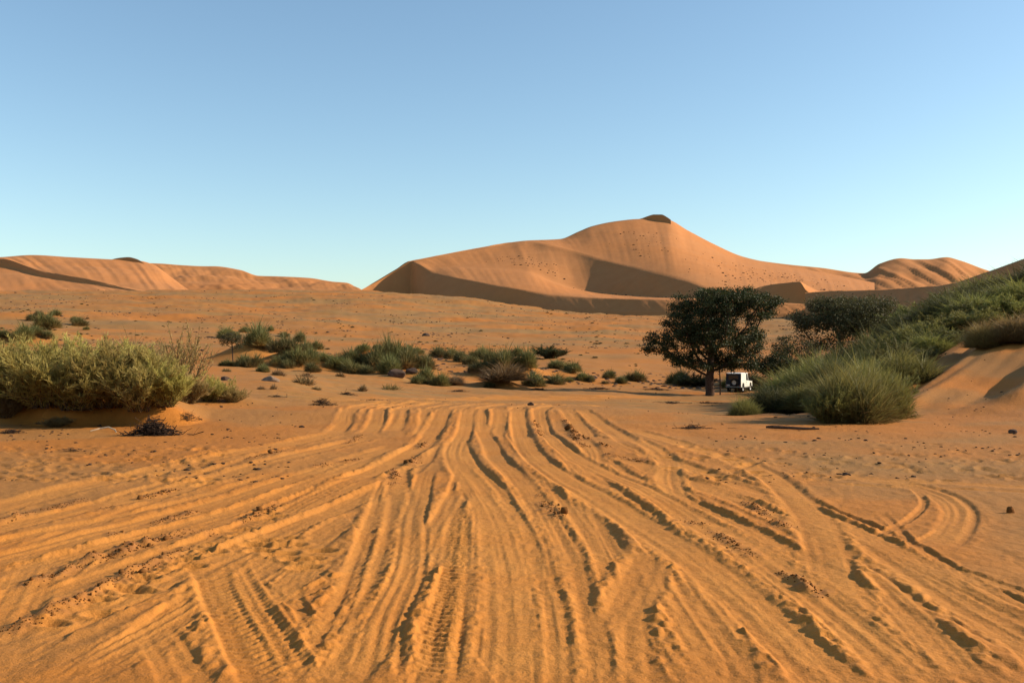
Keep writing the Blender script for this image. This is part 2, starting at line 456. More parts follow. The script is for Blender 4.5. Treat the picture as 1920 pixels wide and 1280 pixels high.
def stamp(line, w=0.30, depth=0.05, berm=0.035, ribs=4, ribamp=0.010, fresh=0.8, tread=0.0, seed=0, fade=1.2, dark=0.0):
    P, T = smooth_line(line)
    depth *= 0.50; berm *= 0.36; ribamp *= 1.35; tread *= 0.8
    L = T[-1]
    pad = w * 1.6 + 0.2
    x0 = max(0, int((P[:, 0].min() - pad - HX0) / HRES)); x1 = min(NX, int((P[:, 0].max() + pad - HX0) / HRES) + 1)
    y0 = max(0, int((P[:, 1].min() - pad - HY0) / HRES)); y1 = min(NY, int((P[:, 1].max() + pad - HY0) / HRES) + 1)
    if x1 <= x0 + 2 or y1 <= y0 + 2: return
    best = np.full((y1 - y0, x1 - x0), 9.0, np.float32); sgn = np.zeros_like(best); along = np.zeros_like(best)
    for k in range(0, len(P) - 1, 1):
        a, b = P[k], P[k + 1]
        i0 = max(x0, int((min(a[0], b[0]) - pad - HX0) / HRES)); i1 = min(x1, int((max(a[0], b[0]) + pad - HX0) / HRES) + 1)
        j0 = max(y0, int((min(a[1], b[1]) - pad - HY0) / HRES)); j1 = min(y1, int((max(a[1], b[1]) + pad - HY0) / HRES) + 1)
        if i1 <= i0 or j1 <= j0: continue
        dx, dy = b - a; l = math.hypot(dx, dy) + 1e-9; dx /= l; dy /= l
        px = gx[i0:i1][None, :] - a[0]; py = gy[j0:j1][:, None] - a[1]
        s = px * dx + py * dy; lat = px * dy - py * dx
        over = np.maximum(np.maximum(-s, s - l), 0)
        dist = np.hypot(lat, over)
        sl = (slice(j0 - y0, j1 - y0), slice(i0 - x0, i1 - x0))
        m = dist < best[sl]
        best[sl] = np.where(m, dist, best[sl]); sgn[sl] = np.where(m, lat, sgn[sl]); along[sl] = np.where(m, T[k] + np.clip(s, 0, l), along[sl])
    wob = 0.028 * noise2(along * 0.45 + seed * 3.1, seed + 0.5)
    lat = sgn + wob
    al = np.abs(lat); hw = w / 2
    end = sstep(0, fade, along) * sstep(0, fade, L - along)
    vary = 0.85 + 0.30 * noise2(along * 0.45 + seed, seed * 1.7 + 2)
    core = 1 - sstep(hw * 0.8, hw * 1.05, al)
    prof = -depth * core
    rib = noise2(lat / w * ribs * 1.5 + seed * 7.7, along * 0.10 + seed) + 0.4 * noise2(lat / w * ribs * 3.4 + seed, along * 0.16)
    prof = prof + ribamp * 1.5 * rib * (1 - sstep(hw * 0.9, hw * 1.7, al)) * (0.6 + 0.8 * noise2(along * 0.3, seed * 2.2))
    if tread > 0:
        prof = prof - tread * core * (np.sin(along / 0.11 * 2 * np.pi + 2.2 * np.sign(lat) * lat / w * 6) > 0.1)
    crumb = 0.5 * fine_ch[y0:y1, x0:x1] + crumb_ch[y0:y1, x0:x1]
    bm_ = np.exp(-((al - hw * 1.28) / (hw * 0.30)) ** 2) * (1 + 1.0 * crumb) * (0.8 + 0.7 * noise2(along * 0.5 + 40 * np.sign(lat), seed + 9.0))
    prof = prof + berm * np.clip(bm_, 0, 2)
    mask = np.maximum(core, 0.35 * np.exp(-((al - hw) / (hw * 0.7)) ** 2)) * end * (best < pad)
    old = HM[y0:y1, x0:x1]
    # a newer wheel irons the old relief inside its own width and pushes sand out to both sides
    HM[y0:y1, x0:x1] = old * (1 - 0.85 * core * end) + prof * vary * end * (best < pad)
    t = TRK[y0:y1, x0:x1]
    TRK[y0:y1, x0:x1] = t * (1 - mask) + mask * fresh * np.clip(0.85 + 0.45 * rib, 0.3, 1)
    if dark > 0:
        dd = np.exp(-((lat * dark / abs(dark) - hw * 1.2) / (hw * 0.3)) ** 2) * np.clip(0.2 + 1.5 * crumb, 0, 1) * end
        CRUST_SHADE[y0:y1, x0:x1] = np.maximum(CRUST_SHADE[y0:y1, x0:x1], dd * min(1, abs(dark)))

HM += 0.012 * churn + 0.006 * fine_ch
TR = []   # picture polylines of the wheel tracks, oldest first
def tr(pts, **kw): TR.append(([gp(*p) for p in pts], kw))
# fan to the left
tr([(660, 800), (500, 838), (300, 880), (100, 925), (-150, 985)], w=.55, depth=.06, berm=.05, ribs=5)
tr([(700, 812), (560, 852), (350, 908), (150, 955), (-150, 1030)], w=.5, depth=.05, berm=.06, ribs=4)
tr([(760, 828), (600, 880), (400, 940), (200, 995), (-120, 1085)], w=.5, depth=.06, berm=.055, ribs=4)
tr([(720, 850), (640, 880), (480, 940), (250, 1010), (-60, 1100)], w=.35, depth=.04, berm=.05)
tr([(800, 855), (640, 918), (450, 992), (250, 1062), (-60, 1175)], w=.45, depth=.07, berm=.07, ribs=3)
tr([(740, 905), (560, 985), (400, 1050), (200, 1135), (-60, 1245)], w=.40, depth=.05, berm=.05)
tr([(690, 960), (560, 1030), (400, 1120), (230, 1220), (130, 1290)], w=.42, depth=.04, berm=.03, ribs=6)
tr([(640, 1010), (560, 1080), (420, 1180), (330, 1300)], w=.34, depth=.03, berm=.03, ribs=5)
tr([(810, 820), (760, 850), (690, 885), (600, 925), (500, 975), (380, 1030), (250, 1090), (60, 1190)], w=.28, depth=.03, berm=.02, tread=.02)
tr([(100, 1030), (60, 1090), (20, 1160), (-20, 1230)], w=.4, depth=.04, berm=.04, ribs=6)
# fan in the middle
tr([(760, 860), (735, 900), (700, 1000), (665, 1110), (610, 1230), (570, 1310)], w=.36, depth=.05, berm=.05)
tr([(745, 870), (750, 950), (735, 1060), (690, 1170), (630, 1310)], w=.36, depth=.06, berm=.055, ribs=3)
tr([(870, 900), (820, 1000), (760, 1100), (690, 1200), (610, 1310)], w=.36, depth=.06, berm=.05, ribs=3)
tr([(800, 880), (780, 960), (765, 1060), (730, 1160), (690, 1300)], w=.3, depth=.04, berm=.04)
tr([(880, 940), (868, 1050), (850, 1150), (830, 1310)], w=.40, depth=.03, berm=.025, ribs=4, tread=.025)
tr([(905, 930), (915, 1050), (915, 1150), (910, 1310)], w=.42, depth=.03, berm=.025, ribs=6)
tr([(385, 1045), (425, 1130), (475, 1220), (525, 1310)], w=.34, depth=.055, berm=.045, ribs=3, tread=.02)
tr([(440, 1040), (480, 1130), (545, 1230), (600, 1310)], w=.24, depth=.03, berm=.03, tread=.015)
tr([(270, 1150), (320, 1225), (360, 1310)], w=.32, depth=.05, berm=.045, ribs=3)
tr([(1010, 900), (1075, 1000), (1140, 1090), (1190, 1180), (1240, 1310)], w=.42, depth=.05, berm=.04, ribs=5)
tr([(1040, 870), (1090, 930), (1130, 1010), (1160, 1090), (1165, 1190), (1160, 1310)], w=.40, depth=.06, berm=.05, ribs=3)
tr([(1000, 880), (1060, 960), (1100, 1040), (1120, 1140), (1125, 1310)], w=.36, depth=.04, berm=.04, ribs=5)
tr([(1230, 1020), (1300, 1130), (1360, 1220), (1400, 1310)], w=.5, depth=.05, berm=.045, ribs=6)
tr([(1230, 1015), (1200, 1075), (1170, 1150), (1150, 1220)], w=.42, depth=.05, berm=.05, ribs=2)
tr([(1060, 850), (1140, 920), (1270, 1000), (1440, 1110), (1600, 1240), (1660, 1310)], w=.46, depth=.06, berm=.06, ribs=5)
# fan to the right
tr([(1090, 850), (1190, 895), (1330, 960), (1500, 1050), (1680, 1160), (1860, 1300)], w=.40, depth=.06, berm=.055, ribs=4)
tr([(1150, 850), (1300, 905), (1450, 960), (1620, 1040), (1780, 1130), (2000, 1260)], w=.40, depth=.05, berm=.05, ribs=4)
tr([(1180, 840), (1380, 905), (1550, 975), (1720, 1070), (1870, 1160), (2000, 1230)], w=.44, depth=.06, berm=.05, ribs=4)
tr([(1260, 890), (1420, 930), (1600, 1000), (1780, 1080), (2000, 1180)], w=.3, depth=.03, berm=.035)
tr([(1600, 1060), (1700, 1150), (1800, 1260), (1840, 1310)], w=.4, depth=.04, berm=.035, ribs=5)
tr([(1120, 850), (1230, 930), (1330, 1010), (1430, 1100), (1500, 1200), (1560, 1310)], w=.34, depth=.05, berm=.04, ribs=5)
tr([(1560, 892), (1700, 906), (1770, 930), (1800, 960), (1785, 1000), (1735, 1040)], w=.42, depth=.025, berm=.03, ribs=3)
tr([(1500, 885), (1700, 900), (1900, 912), (2100, 930)], w=.3, depth=.02, berm=.02)
tr([(1180, 800), (1290, 835), (1400, 872), (1460, 905), (1505, 950), (1540, 1010), (1560, 1090), (1600, 1190)], w=.46, depth=.035, berm=.05, ribs=2, fresh=1)
tr([(1130, 800), (1215, 835), (1250, 862), (1252, 900), (1275, 945)], w=.42, depth=.035, berm=.05, ribs=3, fresh=1)
tr([(1085, 820), (1110, 850), (1108, 880)], w=.42, depth=.04, berm=.05, ribs=3)
# crossing over the lip of the bank
for (a, b) in [((655, 764), (628, 806)), ((712, 764), (690, 808)), ((752, 764), (735, 804)), ((800, 764), (790, 812)), ((935, 764), (925, 815)), ((1060, 766), (1100, 820)), ((1090, 768), (1180, 830))]:
    tr([a, ((a[0] + b[0]) / 2 + 6, (a[1] + b[1]) / 2), b], w=.5, depth=.06, berm=.055, ribs=3, fresh=.9, fade=.6)
tr([(835, 764), (815, 800), (790, 832), (740, 862), (640, 905)], w=.5, depth=.09, berm=.09, ribs=3)
tr([(900, 764), (905, 800), (930, 850), (975, 905), (1030, 990), (1060, 1080), (1080, 1200), (1085, 1310)], w=.40, depth=.06, berm=.05, ribs=4)
tr([(880, 764), (872, 800), (862, 830), (880, 868), (915, 905), (960, 980), (985, 1060), (1000, 1160), (1005, 1310)], w=.44, depth=.075, berm=.05, ribs=4, fresh=1)
tr([(855, 820), (850, 850), (875, 895), (920, 960), (945, 1040), (955, 1140), (955, 1310)], w=.38, depth=.05, berm=.045, ribs=4, fresh=1)
tr([(1010, 764), (1020, 800), (1050, 835), (1110, 872), (1200, 915), (1330, 985), (1480, 1080), (1640, 1210), (1730, 1310)], w=.42, depth=.06, berm=.05, ribs=4, fresh=1)
tr([(972, 764), (975, 800), (990, 840), (1040, 885), (1130, 935), (1260, 1015), (1400, 1120), (1520, 1230), (1580, 1310)], w=.5, depth=.075, berm=.06, ribs=4, fresh=1)
for c0, w_ in [(655, .5), (705, .4), (745, .55), (800, .4), (850, .5), (895, .45), (960, .45), (1010, .5)]:   # on over the rise, bending right
    TR.insert(0, ([(Xof(c0 + dc, d_), d_) for dc, d_ in [(0, 29.5), (8, 32), (40, 36.5), (95, 41.5), (170, 46.5), (260, 51)]], dict(w=w_, depth=.07, berm=.05, ribs=3, fresh=1)))
mrs = np.random.RandomState(77)
for k, (ln, kw) in enumerate(TR):       # older narrow lines beside the main ones
    P = np.array(ln)
    if len(P) < 4: continue
    for q in range(2):
        d_ = np.gradient(P, axis=0); d_ /= np.linalg.norm(d_, axis=1, keepdims=True)
        nrm = np.stack([d_[:, 1], -d_[:, 0]], -1)
        o1, o2 = mrs.uniform(-1.1, 1.1, 2); oo = np.linspace(o1, o2, len(P))[:, None]
        a0 = mrs.randint(0, max(1, len(P) - 3))
        stamp((P + nrm * oo)[a0:], w=mrs.uniform(0.08, 0.26), depth=mrs.uniform(0.02, 0.06), berm=mrs.uniform(0.02, 0.05), ribs=2, ribamp=0.006, fresh=mrs.uniform(0.2, 0.8), seed=k * 5.1 + q)
for k, (ln, kw) in enumerate(TR):
    stamp(ln, seed=k * 1.37 + 1, **kw)

HM[:] = 0.045 * np.tanh(HM / 0.045) + 0.0035 * fbm(GXX * 9.0, GYY * 6.0, 2)
# broken crust along some berms, its edge shade put into the colour: raised crumbs here, loose clods further below
CRUST_LINES = [[(15, 1182), (110, 1140), (230, 1080), (345, 1025)], [(60, 1095), (180, 1050), (360, 992)], [(0, 978), (70, 958), (155, 934)],
    [(200, 950), (270, 928), (345, 908)], [(400, 870), (470, 860), (555, 842)], [(590, 874), (640, 864), (685, 853)], [(400, 1000), (440, 978), (500, 950), (560, 930)],
    [(210, 1000), (260, 985), (370, 950)], [(770, 868), (785, 845), (803, 815)], [(738, 880), (742, 905)], [(1010, 925), (1035, 955), (1065, 990)],
    [(1140, 1020), (1150, 1060), (1160, 1085)], [(1295, 972), (1350, 1000), (1450, 1060), (1540, 1110)], [(1090, 925), (1100, 945)], [(1060, 785), (1090, 815), (1140, 840)],
    [(1400, 940), (1440, 965), (1510, 1010)], [(1005, 785), (1010, 815)], [(1130, 850), (1230, 868)], [(640, 830), (680, 812)], [(1620, 1150), (1660, 1200), (1690, 1240)],
    [(770, 950), (762, 985)], [(655, 960), (660, 985)], [(1070, 800), (1085, 830), (1110, 840)], [(1225, 935), (1250, 950)]]
clods = []
crs = np.random.RandomState(11)
for ln in CRUST_LINES:
    P, T = smooth_line([gp(*p) for p in ln], 0.05)
    if T[-1] < 1.6: continue
    off = np.cumsum(crs.randn(len(P), 2) * 0.012, axis=0)
    for q, (p, o) in enumerate(zip(P, off)):
        amp = 0.5 + 0.8 * noise2(T[q] * 1.1, ln[0][0] * 0.01)
        if amp < 0.42: continue
        for _ in range(4):
            c = p + crs.randn(2) * (0.05, 0.05) + o * 0.3
            s = 0.004 + 0.006 * crs.rand() ** -0.45 * amp * 0.55
            clods.append((c[0], c[1], s))
        c = p + crs.randn(2) * 0.05
        i = int((c[0] - HX0) / HRES); j = int((c[1] - HY0) / HRES)
        rr = 5
        if rr < i < NX - rr and rr < j < NY - rr:
            yy, xx = np.mgrid[-rr:rr + 1, -rr:rr + 1]
            w_ = np.exp(-(xx**2 + yy**2) / 7.0)
            HM[j - rr:j + rr + 1, i - rr:i + rr + 1] += (w_ * 0.038 * amp * crs.uniform(0.1, 1)).astype(np.float32)
            CRUST_SHADE[j - rr:j + rr + 1, i - rr:i + rr + 1] = np.maximum(CRUST_SHADE[j - rr:j + rr + 1, i - rr:i + rr + 1], w_ * 0.8 * amp)
# footprints and dents
dents = [(480, 1020), (495, 1030), (520, 1022), (540, 1010), (548, 1020), (560, 1045), (580, 1045), (575, 1058), (530, 1035), (500, 1012), (605, 1030)]
dents += [(200, 1145), (260, 1105), (240, 1100), (275, 1080), (350, 1047), (355, 1060), (95, 1165), (180, 1122), (400, 1032), (410, 1018), (455, 990), (460, 1002), (500, 970), (505, 958), (520, 965)]
for k in range(130):
    dents.append((crs.uniform(0, 420), crs.uniform(835, 905)))
for k in range(120):
    dents.append((crs.uniform(1250, 1915), crs.uniform(830, 900)))
for (x, y) in dents:
    X, Y = gp(x, y); i = int((X - HX0) / HRES); j = int((Y - HY0) / HRES); rr = 10
    if rr < i < NX - rr and rr < j < NY - rr:
        yy, xx = np.mgrid[-rr:rr + 1, -rr:rr + 1]
        a = crs.uniform(-0.5, 0.5)
        e = (xx * math.cos(a) + yy * math.sin(a)) / 5.5; f = (-xx * math.sin(a) + yy * math.cos(a)) / 3.2
        q = e * e + f * f
        HM[j - rr:j + rr + 1, i - rr:i + rr + 1] += (-0.045 * np.exp(-q) + 0.02 * np.exp(-(q - 2.2) ** 2)).astype(np.float32)

def sample(A, X, Y):
    fi = np.clip((X - HX0) / HRES, 0, NX - 1.01); fj = np.clip((Y - HY0) / HRES, 0, NY - 1.01)
    i = fi.astype(int); j = fj.astype(int); u = fi - i; v = fj - j
    e = sstep(HX0, HX0 + 1.5, X) * (1 - sstep(HX1 - 1.5, HX1, X)) * sstep(HY0, HY0 + 0.5, Y) * (1 - sstep(HY1 - 1.5, HY1, Y))
    return e * ((A[j, i] * (1 - u) + A[j, i + 1] * u) * (1 - v) + (A[j + 1, i] * (1 - u) + A[j + 1, i + 1] * u) * v)

def full_height(X, Y):
    return height(X, Y) + sample(HM, np.asarray(X, float), np.asarray(Y, float))

def ray_ground(c, y, d0=12.0, d1=1400.0):
    """the spot of ground seen at a picture position"""
    d = np.geomspace(d0, d1, 1500)
    z = EYE - (y - YH) * d / F
    h = height((c - 960) * d / F, d)
    k = np.argmax(h >= z)
    if not (h >= z).any(): k = len(d) - 1
    return ((c - 960) * d[k] / F, d[k], h[k])

# ------------------------------------------------------------------ the ground sheet
def build_ground():
    half = R(33)
    az = np.concatenate([np.linspace(-half, half, 900), np.linspace(half, 2 * math.pi - half, 72)[1:-1]])
    rr = np.concatenate([[0.6, 1.2, 2.0, 3.0, 4.0], 1 / np.linspace(1 / 5.0, 1 / 34.0, 470), np.geomspace(34.4, 150, 170), np.geomspace(152, 1400, 150), np.geomspace(1480, 12000, 16)])
    A, Rr = np.meshgrid(az, rr)
    X = Rr * np.sin(A); Y = Rr * np.cos(A)
    Z = full_height(X, Y)
    tk = sample(TRK, X, Y); dm = sample(CRUST_SHADE, X, Y)
    # the sandy fan itself is churned and pale, the flats beside it carry a greyer crust
    cc = 960 + F * X / np.maximum(Y, 1)
    yy = YH + EYE * F / np.maximum(Y, 1)
    nz = fbm(X * 0.22, Y * 0.22, 4)
    lx = 640 - (yy - 765) * 2.3; rx = 1130 + (yy - 780) * 3.0
    fan = sstep(-90, 60, cc - lx + 60 * nz) * (1 - sstep(-60, 160, cc - rx + 90 * nz)) * (Y < 33) * (Y > 1)
    tk = np.clip(np.maximum(tk, 0.25 * fan), 0, 1)
    crust = np.clip(0.5 * sstep(0.0, 0.5, nz + 0.25), 0, 1) * (1 - 0.35 * fan)
    bed = sstep(34, 42, Y) * (1 - sstep(100, 130, Y)) * sstep(380, 560, cc) * (1 - sstep(1450, 1560, cc))
    crust = np.maximum(crust, bed * np.clip(0.65 + 0.8 * fbm(X * 0.07 + 4, Y * 0.4, 4), 0, 1))
    crust = np.maximum(crust, sstep(33, 36, Y) * (1 - sstep(46, 60, Y)) * sstep(350, 480, cc) * (1 - sstep(700, 800, cc)) * 0.6)
    rightflat = sstep(1250, 1400, cc) * sstep(13, 17, Y) * (1 - sstep(23, 26, Y))
    crust = np.maximum(crust, rightflat * np.clip(0.35 + 0.8 * nz, 0, 0.8))
    plainz = sstep(140, 220, Y)
    crust = np.maximum(crust * (1 - plainz), plainz * np.clip(0.55 + 1.1 * fbm(X * 0.010 + 2, Y * 0.022, 5), 0, 1) * (1 - sstep(900, 1200, Y)))
    # pale road on across the dry bed, winding to the right
    road = np.exp(-((Y - (50 + 32 * sstep(600, 1000, cc) + 14 * sstep(1000, 1300, cc))) / (4.5)) ** 2) * sstep(620, 760, cc) * (1 - sstep(1180, 1300, cc)) * (Y > 33)
    road2 = np.exp(-((cc - (700 + 0 * Y)) / 120) ** 2) * sstep(33, 36, Y) * (1 - sstep(42, 52, Y))
    tk = np.maximum(tk, np.clip(road + road2, 0, 1) * np.clip(0.75 + 0.8 * fbm(X * 0.25, Y * 0.9, 3), 0, 1))
    crust = crust * (1 - np.clip(road, 0, 1))
    vroad = Y - (50 + 32 * sstep(600, 1000, cc) + 14 * sstep(1000, 1300, cc))
    Z = Z - 0.10 * np.clip(road, 0, 1) * (np.exp(-((vroad - 1.6) / 0.5) ** 2) + np.exp(-((vroad + 0.2) / 0.5) ** 2) + 0.7 * np.exp(-((vroad + 2.2) / 0.5) ** 2))
    Z = Z + bed * (0.05 * fbm(X * 0.5, Y * 1.6, 3) + 0.10 * fbm(X * 0.10, Y * 0.9 + 0.12 * X, 4))
    # windscreen reflection put in as a pale sand tint, weighted to nothing
    ch = np.exp(-(((X + 0.35 - 0.15 * (Y - 6)) / 0.75) ** 2 + ((Y - 6.15 + 0.25 * X) / 0.35) ** 2) ** 2) * np.clip(0.3 + 0.9 * fbm(X * 3, Y * 5, 4), 0, 1) * 0.0
    n, m = len(az), len(rr)
    V = np.stack([X, Y, Z], -1).reshape(-1, 3)
    V = np.vstack([V, [[0, 0, 0]]])
    i = np.arange(m - 1)[:, None] * n; j = np.arange(n)[None, :]; j2 = (j + 1) % n
    Q = np.stack([i + j, i + n + j, i + n + j2, i + j2], -1).reshape(-1, 4)
    jj = np.arange(n)
    T = np.stack([np.full(n, n * m), jj, (jj + 1) % n], -1)
    f = lambda a: np.append(np.clip(a, 0, 1).ravel(), 0)
    me = mesh_np('sand_ground', V, [Q[:, ::1], T], {'track': f(tk), 'crust': f(crust), 'crust_shade': f(dm), 'glare_tint': f(ch)}, smooth=True)
    o = obj('sand_ground', me, M_SAND)
    tag(o, kind='structure')
build_ground()

# ------------------------------------------------------------------ dunes
def loft(name, x0, x1, n, lines, sub, relief=0.0, streak=0.0, back=260, seed=0, skew=0.0):
    """lines: crest and foot lines from front to back, each a list of (picture column, picture row, distance)"""
    xs = np.linspace(x0, x1, n)
    L = []
    for ln in lines:
        a = np.array(ln, float)
        L.append((pchip(a[:, 0], a[:, 1], xs), pchip(a[:, 0], a[:, 2], xs)))
    pts = []
    for (y, d) in L:
        z = EYE - (y - YH) * d / F
        pts.append(np.stack([(xs - 960) * d / F, d, z], -1))
    front = pts[0].copy(); front[:, 1] -= 30; front[:, 0] *= front[:, 1] / pts[0][:, 1]; front[:, 2] -= 26
    bk = pts[-1].copy(); k = (bk[:, 1] + back) / bk[:, 1]; bk[:, 0] *= k; bk[:, 1] *= k; bk[:, 2] -= back * 0.5
    pts = [front] + pts + [bk]
    sub = [3] + list(sub) + [6]
    rows = []; vv = []
    for a, b, s, q in zip(pts[:-1], pts[1:], sub, range(99)):
        for k in range(s):
            t = k / s
            rows.append(a * (1 - t) + b * t); vv.append(q + t)
    rows.append(pts[-1]); vv.append(len(pts) - 1)
    P = np.array(rows)                      # rows x n x 3
    vv = np.array(vv)[:, None] * np.ones((1, n))
    U = np.linspace(0, 1, n)[None, :] * np.ones((len(rows), 1)) * (x1 - x0) / 100.0
    env = np.zeros(len(rows)); 
    inner = (vv[:, 0] > 1.0) & (vv[:, 0] < len(pts) - 2)
    fr = np.abs(((vv[:, 0]) % 1.0) - 0.5) * 2
    env = np.where(inner, 1 - fr ** 3, 0)[:, None]
    if relief: P[..., 2] += env * relief * fbm(P[..., 0] * 0.012 + seed, P[..., 1] * 0.012, 4)
    if streak:
        s_ = noise2((U + skew * vv) * 5.0 + seed, vv * 0.35 + seed) + 0.6 * noise2((U + skew * vv) * 13.0 + seed, vv * 0.5)
        P[..., 2] += env * streak * s_
    i = np.arange(len(rows) - 1)[:, None] * n; j = np.arange(n - 1)[None, :]
    Q = np.stack([i + j, i + j + 1, i + n + j + 1, i + n + j], -1).reshape(-1, 4)
    me = mesh_np(name, P.reshape(-1, 3), Q, smooth=True)
    o = obj(name, me, M_DUNE)
    tag(o, kind='structure')
    return P

main_P = loft('dune', 640, 1640, 520, [
    [(640, 551, 1150), (662, 550.5, 1145), (700, 550, 1150), (740, 549.5, 1160), (770, 549, 1160), (782, 549, 1125), (819, 551, 1064), (837, 554, 1040), (892, 566, 982), (928, 574, 942), (965, 580, 903), (1037, 584, 850), (1129, 585, 795), (1256, 587, 725), (1400, 588, 690), (1640, 590, 650)],
    [(640, 550.5, 1152), (662, 549.5, 1142), (700, 530.5, 1165), (740, 506.5, 1190), (770, 489.5, 1205), (782, 494, 1180), (819, 513, 1122), (855, 521, 1070), (892, 528, 1030), (928, 536, 985), (965, 542, 945), (1037, 553, 888), (1129, 559, 828), (1256, 562, 756), (1400, 567, 710), (1640, 575, 670)],
    [(640, 550.2, 1153), (662, 549.3, 1143), (700, 530.3, 1166), (740, 506.3, 1191), (770, 489.2, 1206), (782, 490, 1200), (819, 497, 1175), (892, 500, 1150), (986, 507, 1122), (1037, 527, 1096), (1080, 541, 1084), (1129, 550.5, 1057), (1200, 555, 1000), (1256, 558, 945), (1330, 560, 880), (1400, 562, 840), (1640, 570, 800)],
    [(640, 550, 1154), (662, 549.1, 1144), (700, 530.1, 1167), (740, 506.1, 1192), (770, 489, 1207), (790, 485.6, 1214), (900, 465, 1286), (960, 455, 1316), (986, 451.6, 1316), (1027, 458, 1268), (1080, 472, 1215), (1147, 493, 1130), (1200, 506, 1065), (1256, 520, 998), (1300, 532, 945), (1330, 543, 905), (1400, 556, 855), (1500, 562, 835), (1640, 568, 820)],
    [(640, 549.8, 1155), (662, 549, 1145), (670, 547, 1150), (700, 530, 1168), (740, 506, 1193), (770, 489, 1208), (790, 485, 1216), (900, 464, 1290), (960, 454, 1322), (986, 451, 1330), (1050, 448, 1350), (1085, 434, 1385), (1110, 424, 1400), (1160, 414, 1420), (1200, 410.5, 1430), (1226, 411, 1434), (1252, 412, 1436), (1290, 432, 1440), (1340, 458, 1440), (1390, 480, 1440), (1440, 492, 1450), (1550, 512, 1460), (1640, 530, 1470)],
    ], [14, 14, 14, 22], relief=1.0, streak=0.3, seed=3, skew=0.25)
loft('dune', -420, 372, 300, [
    [(-420, 556, 860), (0, 552, 880), (200, 553, 870), (372, 556, 860)],
    [(-420, 530, 1165), (0, 500, 1128), (73, 518, 1050), (164, 532, 972), (219, 541, 932), (270, 549, 899), (330, 553, 880), (372, 555, 870)],
    [(-420, 500, 1180), (0, 485, 1140), (73, 507, 1060), (146, 520, 995), (219, 536, 940), (270, 546.5, 905), (330, 552, 884), (372, 554, 874)],
    [(-420, 495, 1250), (0, 482, 1250), (60, 478, 1250), (130, 482, 1250), (205, 486, 1250), (235, 487.5, 1252), (262, 489, 1253), (285, 495, 1240), (320, 519, 1180), (357, 545, 1050), (372, 552, 900)],
    ], [12, 10, 26], relief=1.6, streak=0.8, seed=11, skew=0.5)
loft('dune', 225, 690, 240, [
    [(225, 548, 1300), (400, 547, 1300), (520, 548, 1290), (690, 551, 1280)],
    [(225, 540, 1330), (330, 530, 1345), (440, 535, 1340), (520, 542, 1325), (600, 546, 1310), (690, 550.5, 1290)],
    [(225, 492, 1520), (300, 494, 1520), (340, 497, 1510), (385, 499, 1500), (400, 499, 1500), (450, 506, 1480), (485, 517, 1450), (520, 518, 1450), (580, 521, 1450), (625, 528, 1430), (650, 530, 1420), (675, 543, 1360), (690, 550, 1310)],
    ], [8, 22], relief=5, streak=0.7, seed=23, skew=0.3)
loft('dune', 1360, 2150, 300, [
    [(1360, 560, 1500), (1640, 560, 1500), (1900, 560, 1500), (2150, 560, 1500)],
    [(1360, 478, 1800), (1440, 491, 1800), (1480, 496, 1800), (1540, 502, 1800), (1620, 512, 1790), (1650, 494, 1780), (1690, 484, 1775), (1715, 486, 1772), (1740, 486, 1770), (1775, 482, 1768), (1800, 488, 1765), (1850, 506, 1750), (1920, 524, 1720), (2150, 540, 1700)],
    ], [26], relief=3.0, streak=4.2, seed=31, skew=1.3)
loft('dune', 1395, 1600, 140, [
    [(1395, 583, 760), (1470, 583, 742), (1499, 583, 725), (1535, 583, 705), (1600, 583, 670)],
    [(1395, 556, 800), (1427, 537.5, 800), (1470, 531, 775), (1499, 528.5, 755), (1512, 545, 735), (1535, 560, 715), (1600, 575, 680)],
    [(1395, 555, 805), (1427, 537, 805), (1470, 530.5, 785), (1499, 528, 775), (1515, 535, 800), (1535, 545, 810), (1570, 553, 800), (1600, 560, 790)],
    ], [10, 10], relief=0.6, back=120, seed=41)
loft('dune', 1510, 2300, 260, [
    [(1510, 582, 605), (1663, 588, 490), (1788, 590, 380), (1920, 585, 295), (2300, 560, 200)],
    [(1510, 549, 660), (1535, 546.5, 640), (1663, 542, 540), (1700, 540, 510), (1750, 536, 470), (1788, 530, 440), (1850, 510, 395), (1920, 485, 355), (2050, 440, 310), (2300, 400, 270)],
    ], [20], relief=1.4, streak=0.8, back=150, seed=51)

# small wind-cut caps on two of the crests
loft('dune', 1198, 1258, 60, [
    [(1192, 413, 1444), (1226, 413.5, 1424), (1262, 416, 1396)],
    [(1192, 412, 1447), (1204, 409, 1441), (1215, 405, 1436), (1227, 402, 1429), (1240, 402, 1420), (1251, 407, 1410), (1262, 415, 1399)],
    ], [6], back=40, seed=61)
loft('dune', 206, 270, 60, [
    [(206, 488.5, 1264), (238, 490.5, 1244), (270, 494, 1220)],
    [(206, 487, 1267), (222, 483.5, 1258), (240, 482, 1248), (256, 485.5, 1236), (270, 493, 1223)],
    ], [6], back=40, seed=63)
